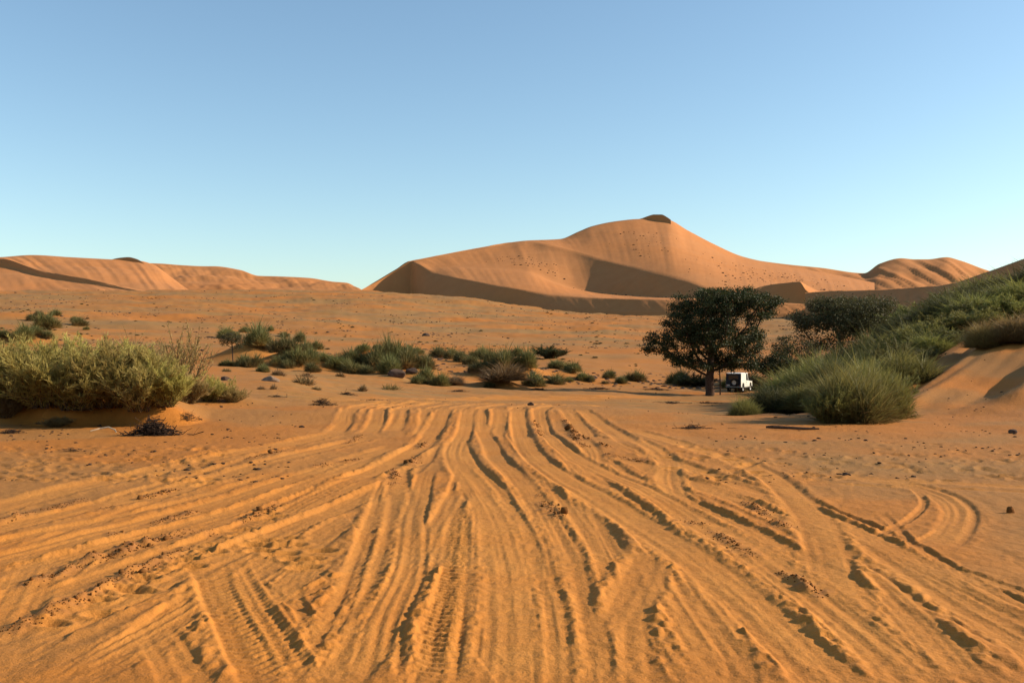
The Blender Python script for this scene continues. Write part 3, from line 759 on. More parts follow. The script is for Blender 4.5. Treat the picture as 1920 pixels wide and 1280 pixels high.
# ------------------------------------------------------------------ plants
def blades_arr(base, dirs, length, width, bend, rs, tint, dry, segs=2):
    """curved tapering blades as numpy arrays: verts, faces, tint, dry"""
    n = len(base)
    side = np.cross(dirs, rs.randn(n, 3)); side /= np.linalg.norm(side, axis=1, keepdims=True) + 1e-9
    V = []; tt = []; dd = []
    for k in range(segs + 1):
        t = k / segs
        c = base + dirs * (length * t)[:, None] + bend * (t * t)
        w = width * (1 - 0.85 * t)
        if k < segs:
            V += [c - side * w[:, None], c + side * w[:, None]]
            tt += [tint * (0.55 + 0.45 * t)] * 2; dd += [dry * (1 - t)] * 2
        else:
            V += [c]; tt += [tint]; dd += [dry * 0.1]
    per = 2 * segs + 1
    Vv = np.stack(V, 1).reshape(-1, 3)
    T = np.stack(tt, 1).ravel(); D = np.stack(dd, 1).ravel()
    o = (np.arange(n) * per)[:, None]
    quads = np.concatenate([o + np.array([[2 * k, 2 * k + 1, 2 * k + 3, 2 * k + 2]]) for k in range(segs - 1)]) if segs > 1 else np.zeros((0, 4), int)
    tris = o + np.array([[2 * segs - 2, 2 * segs - 1, 2 * segs]])
    return Vv, quads, tris, T, D

def grass_dome(name, seed, n=1000, lean=1.0, width=0.012, dryness=0.7, spiky=0.0, lumps=6, fuzz=0.10, inner=0.42, jit=0.0):
    """a rounded lumpy clump, one unit wide and high: blades fan out of each tussock to a dome"""
    rs = np.random.RandomState(seed)
    k = lumps
    tc = np.zeros((k, 2)); tr_ = np.zeros(k); thh = np.zeros(k)
    for q in range(k):
        a = rs.rand() * 6.28; r = 0.30 * math.sqrt(rs.rand()) if q else 0.05
        tc[q] = (math.cos(a) * r, math.sin(a) * r); tr_[q] = 0.16 + 0.14 * rs.rand() + (0.1 if q == 0 else 0)
        thh[q] = (1.0 if q == 0 else 0.55 + 0.4 * rs.rand()) * (1 - 0.6 * r)
    p = tr_ ** 2; w = rs.choice(k, n, p=p / p.sum())
    th = np.arccos(1 - rs.rand(n) * 1.02) ; ph = rs.rand(n) * 2 * np.pi      # hemisphere, down to the ground
    rad = 1 - np.abs(rs.randn(n)) * fuzz * 1.6 + np.clip(rs.randn(n), -1.5, 1.2) * fuzz * 0.5
    tip = np.stack([np.sin(th) * np.cos(ph) * tr_[w] * rad * lean, np.sin(th) * np.sin(ph) * tr_[w] * rad * lean, np.maximum(np.cos(th), 0) * thh[w] * rad + 0.02], -1)
    tip[:, :2] += tc[w]
    start = tip * 0.25; start[:, :2] = tc[w] + (tip[:, :2] - tc[w]) * inner; start[:, 2] = tip[:, 2] * (inner * 0.95 - 0.1)
    start[:, 2] += 0.0
    d = tip - start; bend = np.zeros((n, 3)); bend[:, :2] = (tip[:, :2] - tc[w]) * 0.22 * (1 - spiky); bend[:, 2] = -0.10 * (1 - spiky) * tip[:, 2]
    d = d + np.array([0, 0, 0.10]) * tip[:, 2:3] * (1 - spiky)
    d = d + np.clip(rs.randn(n, 3), -1.3, 1.3) * jit * np.linalg.norm(d, axis=1, keepdims=True)
    ln = np.linalg.norm(d, axis=1); d = d / (ln[:, None] + 1e-9)
    tint = np.clip(rs.rand(n) * 0.55 + 0.25 * rs.rand(k)[w] + 0.25 * tip[:, 2], 0, 1)
    dry = np.clip(dryness * (1.25 - 1.6 * tip[:, 2]) + 0.15 * rs.randn(n), 0, 1)
    V, q, t, T, D = blades_arr(start, d, ln, np.full(n, width) * (0.6 + 0.8 * rs.rand(n)), bend, rs, tint, dry, 3)
    D = np.clip(D * 1.3, 0, 1)
    return mesh_np(name, V, [q, t], {'tint': T, 'dry': D})

def shrub_meshes(seed, stems=60, leaves=15000, leaf=0.075, lw=0.006, spread=0.62, upright=1.0):
    """feathery upright shrub, one unit wide and high: returns stem mesh and leaf mesh"""
    rs = np.random.RandomState(seed)
    mb = MB(); paths = []
    for k in range(stems):
        a = rs.rand() * 2 * math.pi; rad = math.sqrt(rs.rand())
        b = np.array([math.cos(a) * rad * 0.16, math.sin(a) * rad * 0.16, 0.0])
        out = np.array([math.cos(a), math.sin(a), 0]) * spread * rad * 0.85
        h = (0.45 + 0.55 * rs.rand()) * (1 - 0.35 * rad ** 2) * upright
        t = np.linspace(0, 1, 7)[:, None]
        P = b + out * t ** 1.4 * 0.8 + np.array([0, 0, 1.0]) * h * t ** 0.9 + np.cumsum(rs.randn(7, 3) * 0.012, axis=0)
        P[0] = b
        paths.append(P)
        mb.tube(P, np.linspace(0.009, 0.002, 7), 4)
        for _ in range(4):           # side twigs
            i = rs.randint(2, 6); d = rs.randn(3) * 0.5 + np.array([0, 0, 0.9]) + out * 0.8
            d /= np.linalg.norm(d); l = 0.16 + 0.16 * rs.rand()
            Q = P[i] + d * np.linspace(0, l, 4)[:, None] + np.array([0, 0, 1]) * (np.linspace(0, 1, 4)[:, None] ** 2) * l * 0.3
            paths.append(Q); mb.tube(Q, np.linspace(0.004, 0.0015, 4), 3)
    A = []; Dr = []; hue = []
    lens = np.array([np.linalg.norm(np.diff(p, axis=0), axis=1).sum() for p in paths])
    cnt = (leaves * lens / lens.sum()).astype(int)
    for p, c in zip(paths, cnt):
        t = (0.03 + 0.97 * rs.rand(c) ** 0.9) * (len(p) - 1)
        i = np.minimum(t.astype(int), len(p) - 2); u = (t - i)[:, None]
        A.append(p[i] * (1 - u) + p[i + 1] * u + rs.randn(c, 3) * 0.012)
        dv = p[i + 1] - p[i]; dv /= np.linalg.norm(dv, axis=1, keepdims=True) + 1e-9
        dv = dv + rs.randn(c, 3) * 0.42; Dr.append(dv / np.linalg.norm(dv, axis=1, keepdims=True))
        hue.append(np.full(c, rs.rand()))
    A = np.concatenate(A); Dr = np.concatenate(Dr); hue = np.concatenate(hue)
    n = len(A)
    tint = np.clip(0.15 + 0.35 * hue + 0.35 * rs.rand(n) + 0.25 * A[:, 2], 0, 1)
    dry = np.clip(0.75 - 1.5 * A[:, 2] + 0.25 * rs.randn(n), 0, 1)
    V, q, t, T, D = blades_arr(A, Dr, leaf * (0.6 + 0.8 * rs.rand(n)), np.full(n, lw) * (0.7 + 0.6 * rs.rand(n)), rs.randn(n, 3) * 0.006, rs, tint, dry, 2)
    return mb.mesh('stems'), mesh_np('foliage', V, [q, t], {'tint': T, 'dry': D})

def tree_meshes(seed, trunks, blobs, n_att, step, leaf, leaves_per, r_tip=0.014, kill=2.0, influence=9.0, clump=0.5, flat=0.5, sides=6, power=2.3):
    """space colonisation: branches grow from the trunks into the crown blobs; metres"""
    rs = np.random.RandomState(seed)
    att = []
    bw = np.array([b[3] * b[4] * b[5] for b in blobs]); bw = bw / bw.sum()
    while len(att) < n_att:
        b = blobs[rs.choice(len(blobs), p=bw)]
        u = rs.randn(3); u /= np.linalg.norm(u); u *= rs.rand() ** 0.42
        att.append((b[0] + u[0] * b[3], b[1] + u[1] * b[4], b[2] + u[2] * b[5]))
    att = np.array(att); alive = np.ones(len(att), bool)
    nodes = []; par = []; roots = []
    for tpath in trunks:
        p = -1
        for q in tpath:
            nodes.append(np.array(q, float)); par.append(p); p = len(nodes) - 1
    for it in range(160):
        if not alive.any(): break
        Nn = np.array(nodes); Aa = att[alive]
        D2 = ((Aa[:, None, :] - Nn[None]) ** 2).sum(-1)
        near = D2.argmin(1); dm = np.sqrt(D2.min(1))
        ok = dm < influence
        if not ok.any(): break
        new = 0
        for k in np.unique(near[ok]):
            v = Aa[ok & (near == k)] - Nn[k]
            v = (v / (np.linalg.norm(v, axis=1, keepdims=True) + 1e-9)).sum(0) + rs.randn(3) * 0.25
            nv = np.linalg.norm(v)
            if nv < 1e-3: continue
            pnew = Nn[k] + v / nv * step
            nodes.append(pnew); par.append(int(k)); new += 1
        Nn = np.array(nodes)
        D2 = ((att[:, None, :] - Nn[None, -max(new, 1):]) ** 2).sum(-1).min(1)
        alive &= D2 > (kill * step * 0.5) ** 2
        if new == 0: break
    Nn = np.array(nodes); par = np.array(par); m = len(Nn)
    child = np.zeros(m, int)
    for p in par:
        if p >= 0: child[p] += 1
    rad = np.zeros(m)
    for k in range(m - 1, -1, -1):
        if child[k] == 0: rad[k] = r_tip ** power
        if par[k] >= 0: rad[par[k]] += rad[k]
    rad = rad ** (1 / power)
    # tubes
    V = []; Fq = []; off = 0
    a = np.linspace(0, 2 * np.pi, sides, endpoint=False)
    for k in range(m):
        p = par[k]
        if p < 0: continue
        A_, B_ = Nn[p], Nn[k]; t = B_ - A_; l = np.linalg.norm(t) + 1e-9; t = t / l
        s = np.cross(t, (0.3, 0.2, 0.93)); s /= np.linalg.norm(s) + 1e-9; q = np.cross(t, s)
        ring = np.cos(a)[:, None] * s + np.sin(a)[:, None] * q
        r0 = min(rad[p], rad[k] * 1.6) if par[p] >= 0 else rad[p] * 1.25
        V.append(A_ - t * 0.02 + ring * r0); V.append(B_ + t * 0.02 + ring * rad[k])
        i = np.arange(sides); j = (i + 1) % sides
        Fq.append(np.stack([off + i, off + j, off + sides + j, off + sides + i], -1)); off += 2 * sides
    trunk = mesh_np('trunk', np.concatenate(V), np.concatenate(Fq), smooth=True)
    # leaves on thin wood
    thin = np.where((rad < r_tip * 2.6))[0]
    n = len(thin) * leaves_per
    w = np.repeat(thin, leaves_per)
    off3 = rs.randn(n, 3) * clump * np.array([1, 1, flat])
    base = Nn[w] + off3
    dirs = rs.randn(n, 3) + np.array([0, 0, 0.4]); dirs /= np.linalg.norm(dirs, axis=1, keepdims=True)
    hue = rs.rand(m)[w]
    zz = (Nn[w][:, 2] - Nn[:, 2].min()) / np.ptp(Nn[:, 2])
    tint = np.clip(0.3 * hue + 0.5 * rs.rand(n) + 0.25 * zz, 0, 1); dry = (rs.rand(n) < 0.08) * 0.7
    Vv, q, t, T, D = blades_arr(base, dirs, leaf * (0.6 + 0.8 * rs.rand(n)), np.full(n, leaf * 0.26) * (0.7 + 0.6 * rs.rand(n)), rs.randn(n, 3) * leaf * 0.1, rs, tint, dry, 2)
    return trunk, mesh_np('crown', Vv, [q, t], {'tint': T, 'dry': D})

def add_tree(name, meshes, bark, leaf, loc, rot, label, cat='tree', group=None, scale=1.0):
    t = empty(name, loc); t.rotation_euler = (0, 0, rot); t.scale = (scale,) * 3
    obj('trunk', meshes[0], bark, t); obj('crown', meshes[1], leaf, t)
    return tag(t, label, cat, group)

# the umbrella thorn by the car
px, py, pz = ray_ground(1331, 742, 60)
k = py / F
W = lambda x, y: ((x - 1331) * k, (742 - y) * k)       # picture offsets to metres beside the trunk
def blob(x, y, yoff, rx, ry, rz):
    a, b = W(x, y); return (a, yoff, b, rx * k, ry * k, rz * k)
blobs = [blob(1290, 610, 0, 52, 55, 42), blob(1345, 570, 0, 60, 70, 34), blob(1410, 575, 0, 50, 60, 34), blob(1238, 640, -0.5, 34, 34, 20), blob(1275, 670, 0.4, 36, 50, 20),
         blob(1330, 630, -1.8, 60, 45, 36), blob(1330, 625, 2.2, 60, 45, 36), blob(1400, 640, 0.6, 40, 50, 34), blob(1378, 556, 0, 62, 50, 20), blob(1448, 568, 0, 26, 32, 16), blob(1390, 672, 0.5, 34, 40, 18), blob(1275, 575, 0, 26, 30, 24), blob(1300, 685, -0.6, 40, 40, 14), blob(1365, 690, 0.8, 34, 36, 12), blob(1225, 655, 0, 26, 24, 12), blob(1410, 690, 1.0, 26, 30, 14)]
tw = tree_meshes(5, [[(0, 0, -0.3), (0.02, 0, 0.6), (-0.05, 0.02, 1.3), (-0.02, 0.05, 2.0), (0.08, 0.04, 2.7), (0.05, 0.0, 3.3)]],
                 blobs, 1400, 0.42, 0.21, 42, r_tip=0.02, clump=0.28, flat=0.5, influence=12, power=1.95)
add_tree('thorn_tree', tw, M_BARK, M_THORN, (px, py, pz), 0, 'big dark spreading thorn tree with a thick trunk beside the parked car')
p2 = ray_ground(1352, 741, 60)
tw2 = tree_meshes(6, [[(0, 0, -0.2), (0.02, 0, 0.8), (0.0, 0.02, 1.5), (-0.03, 0.0, 2.0)]],
                  [(-0.4, 0.5, 4.2, 1.1, 1.2, 1.0), (0.8, 0.6, 3.8, 1.2, 1.2, 0.9)], 90, 0.36, 0.2, 30, r_tip=0.018, clump=0.3)
add_tree('thorn_sapling', tw2, M_BARK, M_THORN, (p2[0], p2[1] + 0.5, height(p2[0], p2[1] + 0.5)), 0.4, 'slender young thorn tree standing close against the thick trunk')
# the olive coloured tree above the grassy slope
d2 = 132.0; x2 = Xof(1600, d2); z2 = float(height(x2, d2))
tb = [(0, 0, 8.2, 4.9, 4.5, 2.6), (-4.2, 0, 7.2, 2.8, 3, 2.2), (4.2, 0, 7.4, 2.8, 3, 2.2), (0, -2, 6.2, 5.2, 3.2, 2.4), (2, 1, 9.4, 3.6, 3, 1.6), (-2, 1, 9.4, 3.0, 3, 1.6), (-4.5, 0, 5.0, 2.0, 2, 1.5), (-3.5, -1, 3.2, 2.4, 2, 1.3), (3.5, -1, 3.4, 3.0, 2, 1.5), (5.5, 0, 5.5, 2.2, 2, 1.6), (0, -1.5, 3.8, 3.0, 2, 1.4)]
to = tree_meshes(8, [[(0, 0, -0.4), (-0.2, 0, 0.7), (-0.5, 0, 1.5), (-0.9, 0.1, 2.4)], [(0.5, 0, -0.4), (0.8, 0, 0.8), (1.2, 0.1, 1.8), (1.7, 0, 2.6)]],
                 tb, 1000, 0.5, 0.24, 44, r_tip=0.02, clump=0.40, flat=0.7, influence=14)
add_tree('thorn_tree', to, M_BARK, M_THORN2, (x2, d2, z2), 0, 'broad olive brown tree with many stems behind the grassy sand slope').scale = (1.2, 1.15, 0.88)
# scraggly half-dead one between them, and the dark one near the car
d3 = 122.0; x3 = Xof(1497, d3); z3 = float(height(x3, d3))
t3 = tree_meshes(12, [[(0, 0, -0.3), (0.2, 0, 0.6), (0.1, 0, 1.3)], [(-0.5, 0, -0.3), (-0.9, 0, 0.7), (-1.4, 0, 1.4)]],
                 [(-1.6, 0, 4.6, 1.8, 1.6, 1.6), (1.2, 0, 4.4, 1.6, 1.6, 1.4), (0, 0, 3.2, 2.2, 1.8, 1.2), (2.2, 0, 2.6, 1.2, 1.2, .8)], 220, 0.34, 0.2, 26, r_tip=0.016, clump=0.30)
add_tree('thorn_tree', t3, M_BARK, M_THORN2, (x3, d3, z3), 0, 'scraggly small tree with thin brown crown between the two large trees')
d4 = 119.0; x4 = Xof(1458, d4); z4 = float(height(x4, d4))
t4 = tree_meshes(13, [[(0, 0, -0.3), (0.1, 0, 0.5), (0.0, 0, 1.0)], [(0.4, 0, -0.3), (1.0, 0, 0.5)]],
                 [(-0.6, 0, 2.8, 2.3, 2.0, 1.5), (1.4, 0, 2.4, 1.7, 1.6, 1.2), (0.2, 0, 3.7, 1.6, 1.4, 1.0)], 260, 0.34, 0.2, 40, r_tip=0.016, clump=0.30)
add_tree('thorn_tree', t4, M_BARK, M_THORN, (x4, d4, z4), 0, 'low dense nearly black thorn bush tree behind the car front')
# small flat-topped tree on the plain
ps = ray_ground(436, 685, 60)
ks = ps[1] / F
t5 = tree_meshes(14, [[(0, 0, -0.2), (0.05, 0, 20 * ks * 0.5), (0.0, 0, 22 * ks)]],
                 [(0, 0, 50 * ks, 24 * ks, 22 * ks, 11 * ks), (-12 * ks, 0, 42 * ks, 14 * ks, 14 * ks, 8 * ks), (13 * ks, 0, 38 * ks, 13 * ks, 13 * ks, 9 * ks), (0, 0, 58 * ks, 16 * ks, 16 * ks, 6 * ks)],
                 170, 0.2, 0.13, 16, r_tip=0.012, clump=0.18)
add_tree('thorn_tree', t5, M_BARK, M_THORN2, ps, 0, 'small thin thorn tree with a flat crown alone on the plain')

# shrub and grass prototypes (unit size)
S_PROTO = [shrub_meshes(20 + i) for i in range(3)]
G_PROTO = [grass_dome('reed_blades', 40 + i, 3000, width=0.009, dryness=0.7, lumps=7, fuzz=0.18, inner=0.6, jit=0.25) for i in range(4)]
G_SLOPE = [grass_dome('slope_blades', 60 + i, 17000, width=0.0042, dryness=0.5, lumps=12, fuzz=0.24, inner=0.74, jit=0.38) for i in range(4)]
G_SPIKY = grass_dome('spiky_blades', 71, 260, width=0.012, dryness=0.8, spiky=1.0, lean=1.5, fuzz=.2)
G_FINE = [grass_dome('tuft_blades', 80 + i, 420, width=0.02, dryness=0.7, lean=1.4) for i in range(3)]
prs = random.Random(5)

def shrub(x, y, w, h, label, leaf=None, d=None, group=None, name='shrub', cat='shrub', proto=None, depth=1.0):
    if d is None: X, Y, Z = ray_ground(x, y)
    else: X, Y = Xof(x, d), d; Z = float(height(X, Y))
    t = empty(name, (X, Y, Z - 0.02)); t.rotation_euler = (0, 0, prs.uniform(0, 6.28))
    k = Y / F
    st, fo = proto or S_PROTO[prs.randrange(3)]
    t.scale = (w * k, w * k * depth, h * k)
    a = obj('stems', st, M_TWIG, t); b = obj('foliage', fo, None, t)
    b.data.materials.clear() if False else None
    if len(b.data.materials) == 0: b.data.materials.append(leaf or M_SHRUB)
    b.material_slots[0].link = 'OBJECT'; b.material_slots[0].material = leaf or M_SHRUB
    return tag(t, label, cat, group)

def clump(x, y, w, h, label, leaf=M_GREEN, group=None, protos=None, d=None, name='grass_clump', cat='grass clump', sink=0.06):
    if d is None: X, Y, Z = ray_ground(x, y)
    else: X, Y = Xof(x, d), d; Z = float(height(X, Y))
    k = Y / F
    me = prs.choice(protos or G_PROTO)
    o = bpy.data.objects.new(name, me); col.objects.link(o)
    if len(me.materials) == 0: me.materials.append(leaf)
    o.material_slots[0].link = 'OBJECT'; o.material_slots[0].material = leaf
    o.location = (X, Y, Z - sink * h * k); o.rotation_euler = (0, 0, prs.uniform(0, 6.28))
    o.scale = (w * k * 1.45, w * k * 1.45, h * k * 1.42)
    return tag(o, label, cat, group)

# --- the feathery shrubs on the cut bank
lab = 'yellow green feathery shrub in the dense thicket on the low sand bank'
for (x, y, w, h) in [(25, 766, 150, 112), (85, 770, 170, 122), (145, 772, 170, 118), (205, 772, 170, 122), (262, 770, 150, 112), (312, 768, 110, 84), (60, 748, 150, 112), (130, 745, 160, 110), (235, 745, 150, 100)]:
    fr = y > 760
    shrub(x, y, w, h, 'yellow green feathery shrub of the thicket, at the brink of the cut bank' if fr else 'yellow green feathery shrub of the thicket, behind those on the brink',
          group='feathery shrubs on the brink' if fr else 'feathery shrubs of the back row', name='feathery_shrub')
shrub(342, 745, 120, 135, 'tall wispy brownish shrub with thin upright twigs at the end of the thicket', M_WISP, name='wispy_shrub', proto=shrub_meshes(33, 34, 3600, 0.045, 0.007, 0.55))
shrub(352, 756, 70, 62, 'short brown shrub at the foot of the tall wispy one', M_WISP, name='wispy_shrub')
shrub(395, 752, 80, 46, 'low yellow green shrub trailing off beside the wispy shrub', M_SHRUB, name='low_shrub')
shrub(435, 754, 54, 30, 'smallest low shrub at the trailing end of the thicket', M_WISP, name='low_shrub')
clump(262, 704, 110, 66, 'soft green rounded bush rising behind the feathery thicket', M_GREEN, protos=G_SLOPE, d=52, name='green_bush', cat='bush')
clump(140, 700, 130, 50, 'wide green bush mostly hidden behind the feathery thicket', M_GREEN, protos=G_SLOPE, d=50, name='green_bush', cat='bush')
clump(15, 700, 70, 50, 'green bush at the far end behind the thicket', M_GREEN, protos=G_SLOPE, d=48, name='green_bush', cat='bush')
shrub(12, 789, 70, 46, 'grey brown dry shrub below the end of the sand bank', M_DRY, name='dry_shrub')
shrub(105, 800, 56, 20, 'flat dry grey bush in the hollow before the bank', M_DRY, name='dry_shrub')

# --- clumps across the dry bed
L1 = ('dark green grass clump on the red hummocks out on the far slope', 'clumps on the far hummocks')
for a in [(85, 616, 42, 28), (62, 601, 24, 11), (45, 637, 44, 28), (8, 632, 26, 14), (147, 611, 30, 17), (105, 592, 22, 10), (90, 634, 22, 13), (73, 592, 18, 9), (70, 628, 24, 14), (162, 619, 10, 7), (140, 602, 16, 8)]:
    clump(*a, L1[0], group=L1[1])
L2 = ('round green grass clump on the mound behind the small flat-topped tree', 'clumps on the mound by the small tree')
for a in [(480, 648, 46, 36), (425, 634, 40, 18), (460, 622, 22, 9), (508, 621, 15, 10), (535, 660, 48, 32), (561, 641, 22, 18), (591, 655, 26, 16), (535, 632, 18, 9), (555, 684, 52, 30), (584, 680, 32, 28), (573, 664, 34, 24), (520, 685, 32, 18), (541, 690, 26, 14), (497, 655, 30, 22)]:
    clump(*a, L2[0], group=L2[1])
L3 = ('round green grass clump standing at the foot of the small flat-topped tree', 'clumps at the foot of the small tree')
for a in [(455, 687, 32, 20), (479, 688, 30, 23), (492, 697, 24, 13), (425, 686, 26, 12)]:
    clump(*a, L3[0], group=L3[1])
L4 = ('round green grass clump in the long row of hummocks across the dry riverbed', 'clumps in the long hummock row')
for a in [(607, 677, 28, 16), (630, 691, 44, 22), (587, 697, 32, 16), (655, 699, 46, 24), (690, 701, 28, 14), (681, 661, 26, 16), (660, 680, 40, 24), (705, 653, 14, 7), (730, 674, 48, 40), (705, 690, 50, 34), (728, 698, 44, 30), (765, 690, 52, 34), (745, 684, 40, 34), (800, 692, 42, 26), (820, 669, 32, 18), (847, 672, 36, 20), (862, 678, 30, 20), (765, 657, 18, 10), (785, 664, 24, 12),
          (905, 674, 40, 24), (925, 684, 40, 26), (946, 691, 58, 36), (900, 696, 52, 18), (989, 690, 36, 32), (970, 668, 28, 16), (1046, 691, 42, 16), (1072, 697, 38, 18), (880, 684, 30, 16), (800, 716, 42, 28), (826, 723, 32, 22), (785, 720, 30, 16)]:
    k_ = 0 if a[0] < 700 else 1 if a[0] < 868 else 2
    clump(*a, ['round green grass clump on the hummocks between small tree and dark boulders', 'round green grass clump on the hummocks close around the dark boulders', 'round green grass clump on the hummocks around the rusty mound of dry grass'][k_], group=['clumps before the boulders', 'clumps around the boulders', 'clumps around the rusty mound'][k_])
clump(940, 713, 92, 26, 'low rusty mound of dry grass among the green clumps', M_DRY, name='dry_grass_mound')
clump(850, 720, 60, 14, 'flat brown strip of dry grass beside the hummock row', M_DRY, name='dry_grass_mound')
shrub(1032, 672, 66, 24, 'low dark leafy bush at the end of the hummock row', M_THORN, name='dark_bush', cat='bush')
L5 = ('lone olive grass clump scattered on the flat sand between hummocks and thorn tree', 'lone clumps on the flat')
for a in [(998, 724, 42, 24), (1041, 720, 36, 17), (1092, 713, 26, 14), (1141, 709, 26, 14), (1191, 715, 34, 20), (1166, 719, 22, 12), (1275, 719, 38, 24), (1277, 722, 24, 12), (1107, 716, 16, 10), (920, 726, 20, 9), (1065, 716, 18, 9)]:
    clump(*a, L5[0], group=L5[1])
L6 = ('small dry tuft on the open sand before the hummock row', 'small dry tufts before the hummocks')
for a in [(567, 722, 34, 18), (522, 704, 22, 12), (681, 733, 14, 13), (638, 707, 15, 10), (490, 730, 14, 6), (514, 731, 12, 12), (592, 731, 16, 7), (424, 697, 14, 7), (1135, 720, 12, 7)]:
    clump(*a, L6[0], M_DRY, group=L6[1], protos=G_FINE, name='dry_tuft', cat='tuft')
clump(733, 731, 30, 15, 'spiky grey succulent tuft on the sand beside the dark boulder', M_GREEN, protos=[G_SPIKY], name='spiky_tuft', cat='tuft')
# behind and around the car
clump(1372, 702, 44, 22, 'green brown bush behind the roof of the parked car', M_SLOPE, d=124, name='round_bush', cat='bush')
clump(1420, 706, 36, 20, 'dark green round bush behind the bonnet of the car', M_GREEN, d=126, name='round_bush', cat='bush')
clump(1413, 716, 34, 18, 'rusty brown round bush just past the car front', M_DRY, d=121, name='round_bush', cat='bush')
shrub(1310, 706, 66, 24, 'dark low bush behind the thick trunk', M_THORN, d=128, name='dark_bush', cat='bush')
shrub(1402, 688, 40, 18, 'small dark bush under the edge of the big crown', M_THORN, d=130, name='dark_bush', cat='bush')
clump(1466, 722, 70, 34, 'pale tan bush between the car and the grassy slope', M_WISP, d=108, name='round_bush', cat='bush')
clump(1388, 735, 16, 16, 'thin dry weed growing beside the rear wheel of the car', M_DRY, protos=G_FINE, name='dry_tuft', cat='tuft')
for q, (x, d, w, h) in enumerate([(1530, 112, 70, 50), (1580, 108, 80, 56), (1630, 106, 80, 56), (1680, 100, 80, 50), (1550, 96, 70, 44)]):
    clump(x, 0, w, h, 'grey green bush at the foot of the broad olive brown tree', M_THORN2 if q % 2 else M_GREEN, 'bushes at the foot of the olive tree', G_SLOPE, d=d, name='round_bush', cat='bush')
# grassy slope to the right
clump(1395, 773, 56, 34, 'bright green rounded bush at the low end of the grassy slope', M_SLOPE, d=44, protos=G_SLOPE, name='green_bush', cat='bush')
clump(1450, 772, 110, 46, 'dark brownish bush beside the bright green rounded bush', M_THORN2, d=47, protos=G_SLOPE, name='dark_bush', cat='bush')
clump(1585, 0, 130, 84, 'big green bush with a black shaded foot where the slope meets flat sand', M_SLOPE, protos=G_SLOPE, name='green_bush', cat='bush', d=27.5)
clump(1630, 0, 115, 84, 'tall green bush next to the bush with the black shaded foot', M_SLOPE, protos=G_SLOPE, name='green_bush', cat='bush', d=30.5)
for (x, d, w, h) in [(1555, 27.0, 95, 66), (1608, 28.6, 110, 86), (1660, 32, 100, 80)]:
    shrub(x, 0, w, h, 'leafy twiggy shrub mixed into the green bushes with black shaded foot', M_SLOPE, d=d, group='twiggy shrubs at the slope foot', name='slope_shrub')
LS = ('long-bladed green grass bush on the lower part of the sand slope', 'grass bushes low on the slope')
for (x, d, w, h) in [(1480, 60, 120, 70), (1530, 58, 120, 76), (1575, 52, 130, 84), (1500, 72, 110, 66), (1555, 70, 120, 70), (1610, 66, 120, 74), (1590, 42, 120, 76), (1640, 46, 120, 80), (1545, 45, 110, 70), (1665, 58, 110, 72), (1690, 44, 110, 76), (1640, 74, 100, 62), (1520, 47, 100, 56)]:
    m_ = prs.choice([M_SLOPE, M_SLOPE, M_GREEN]); nm = 'dark green' if m_ is M_GREEN else 'yellow green'
    clump(x, 0, w, h * prs.uniform(0.55, 0.85), nm + ' long-bladed grass bush on the lower part of the sand slope', m_, nm + ' grass bushes low on the slope', G_SLOPE, d=d, name='slope_grass_bush', cat='bush')
LU = ('dark green bush high on the sand slope below the shaded dune', 'bushes high on the slope')
for (x, d, w, h) in [(1715, 62, 110, 70), (1745, 70, 110, 76), (1700, 78, 100, 66), (1790, 66, 120, 80), (1835, 64, 120, 80), (1880, 68, 120, 86), (1770, 84, 100, 66), (1820, 80, 120, 80), (1865, 84, 120, 84), (1910, 82, 130, 90), (1925, 66, 120, 80), (1740, 54, 90, 50), (1790, 96, 100, 60), (1880, 100, 120, 76), (1960, 74, 130, 90), (2010, 80, 140, 90)]:
    m_ = prs.choice([M_GREEN, M_SLOPE, M_THORN2]); nm = {'reed_green': 'dark green', 'slope_grass': 'yellow green', 'olive_leaf': 'brownish olive'}[m_.name]
    clump(x, 0, w, h * (prs.uniform(0.38, 0.62) if x > 1740 else prs.uniform(0.45, 0.7)), nm + ' bush high on the sand slope below the shaded dune', m_, nm + ' bushes high on the slope', G_SLOPE, d=d, name='slope_bush', cat='bush')
for q, (x, d, w, h) in enumerate([(1700, 50, 110, 80), (1722, 57, 110, 84), (1748, 61, 110, 84), (1765, 55, 100, 70), (1792, 59, 110, 80), (1822, 58, 110, 76), (1850, 62, 120, 84), (1885, 60, 110, 74), (1735, 74, 110, 76), (1800, 74, 120, 84), (1660, 50, 110, 84), (1610, 52, 110, 80)]):
    shrub(x, 0, w, h * (prs.uniform(0.45, 0.7) if x > 1740 else prs.uniform(0.55, 0.85)), 'leafy upright shrub growing among the grass bushes of the sand slope', M_SLOPE if q % 3 else M_GREEN, d=d, group='leafy shrubs on the slope', name='slope_shrub')
LB = ('tan brown grass bush on the crest of the bare sand beside the slope', 'tan grass on the bare crest')
for (x, d, w, h) in [(1845, 48, 80, 34), (1885, 48, 90, 38), (1930, 47, 100, 42), (1980, 48, 110, 46)]:
    clump(x, 0, w, h, LB[0], M_WISP, LB[1], G_SLOPE, d=d, name='tan_grass_bush', cat='bush')

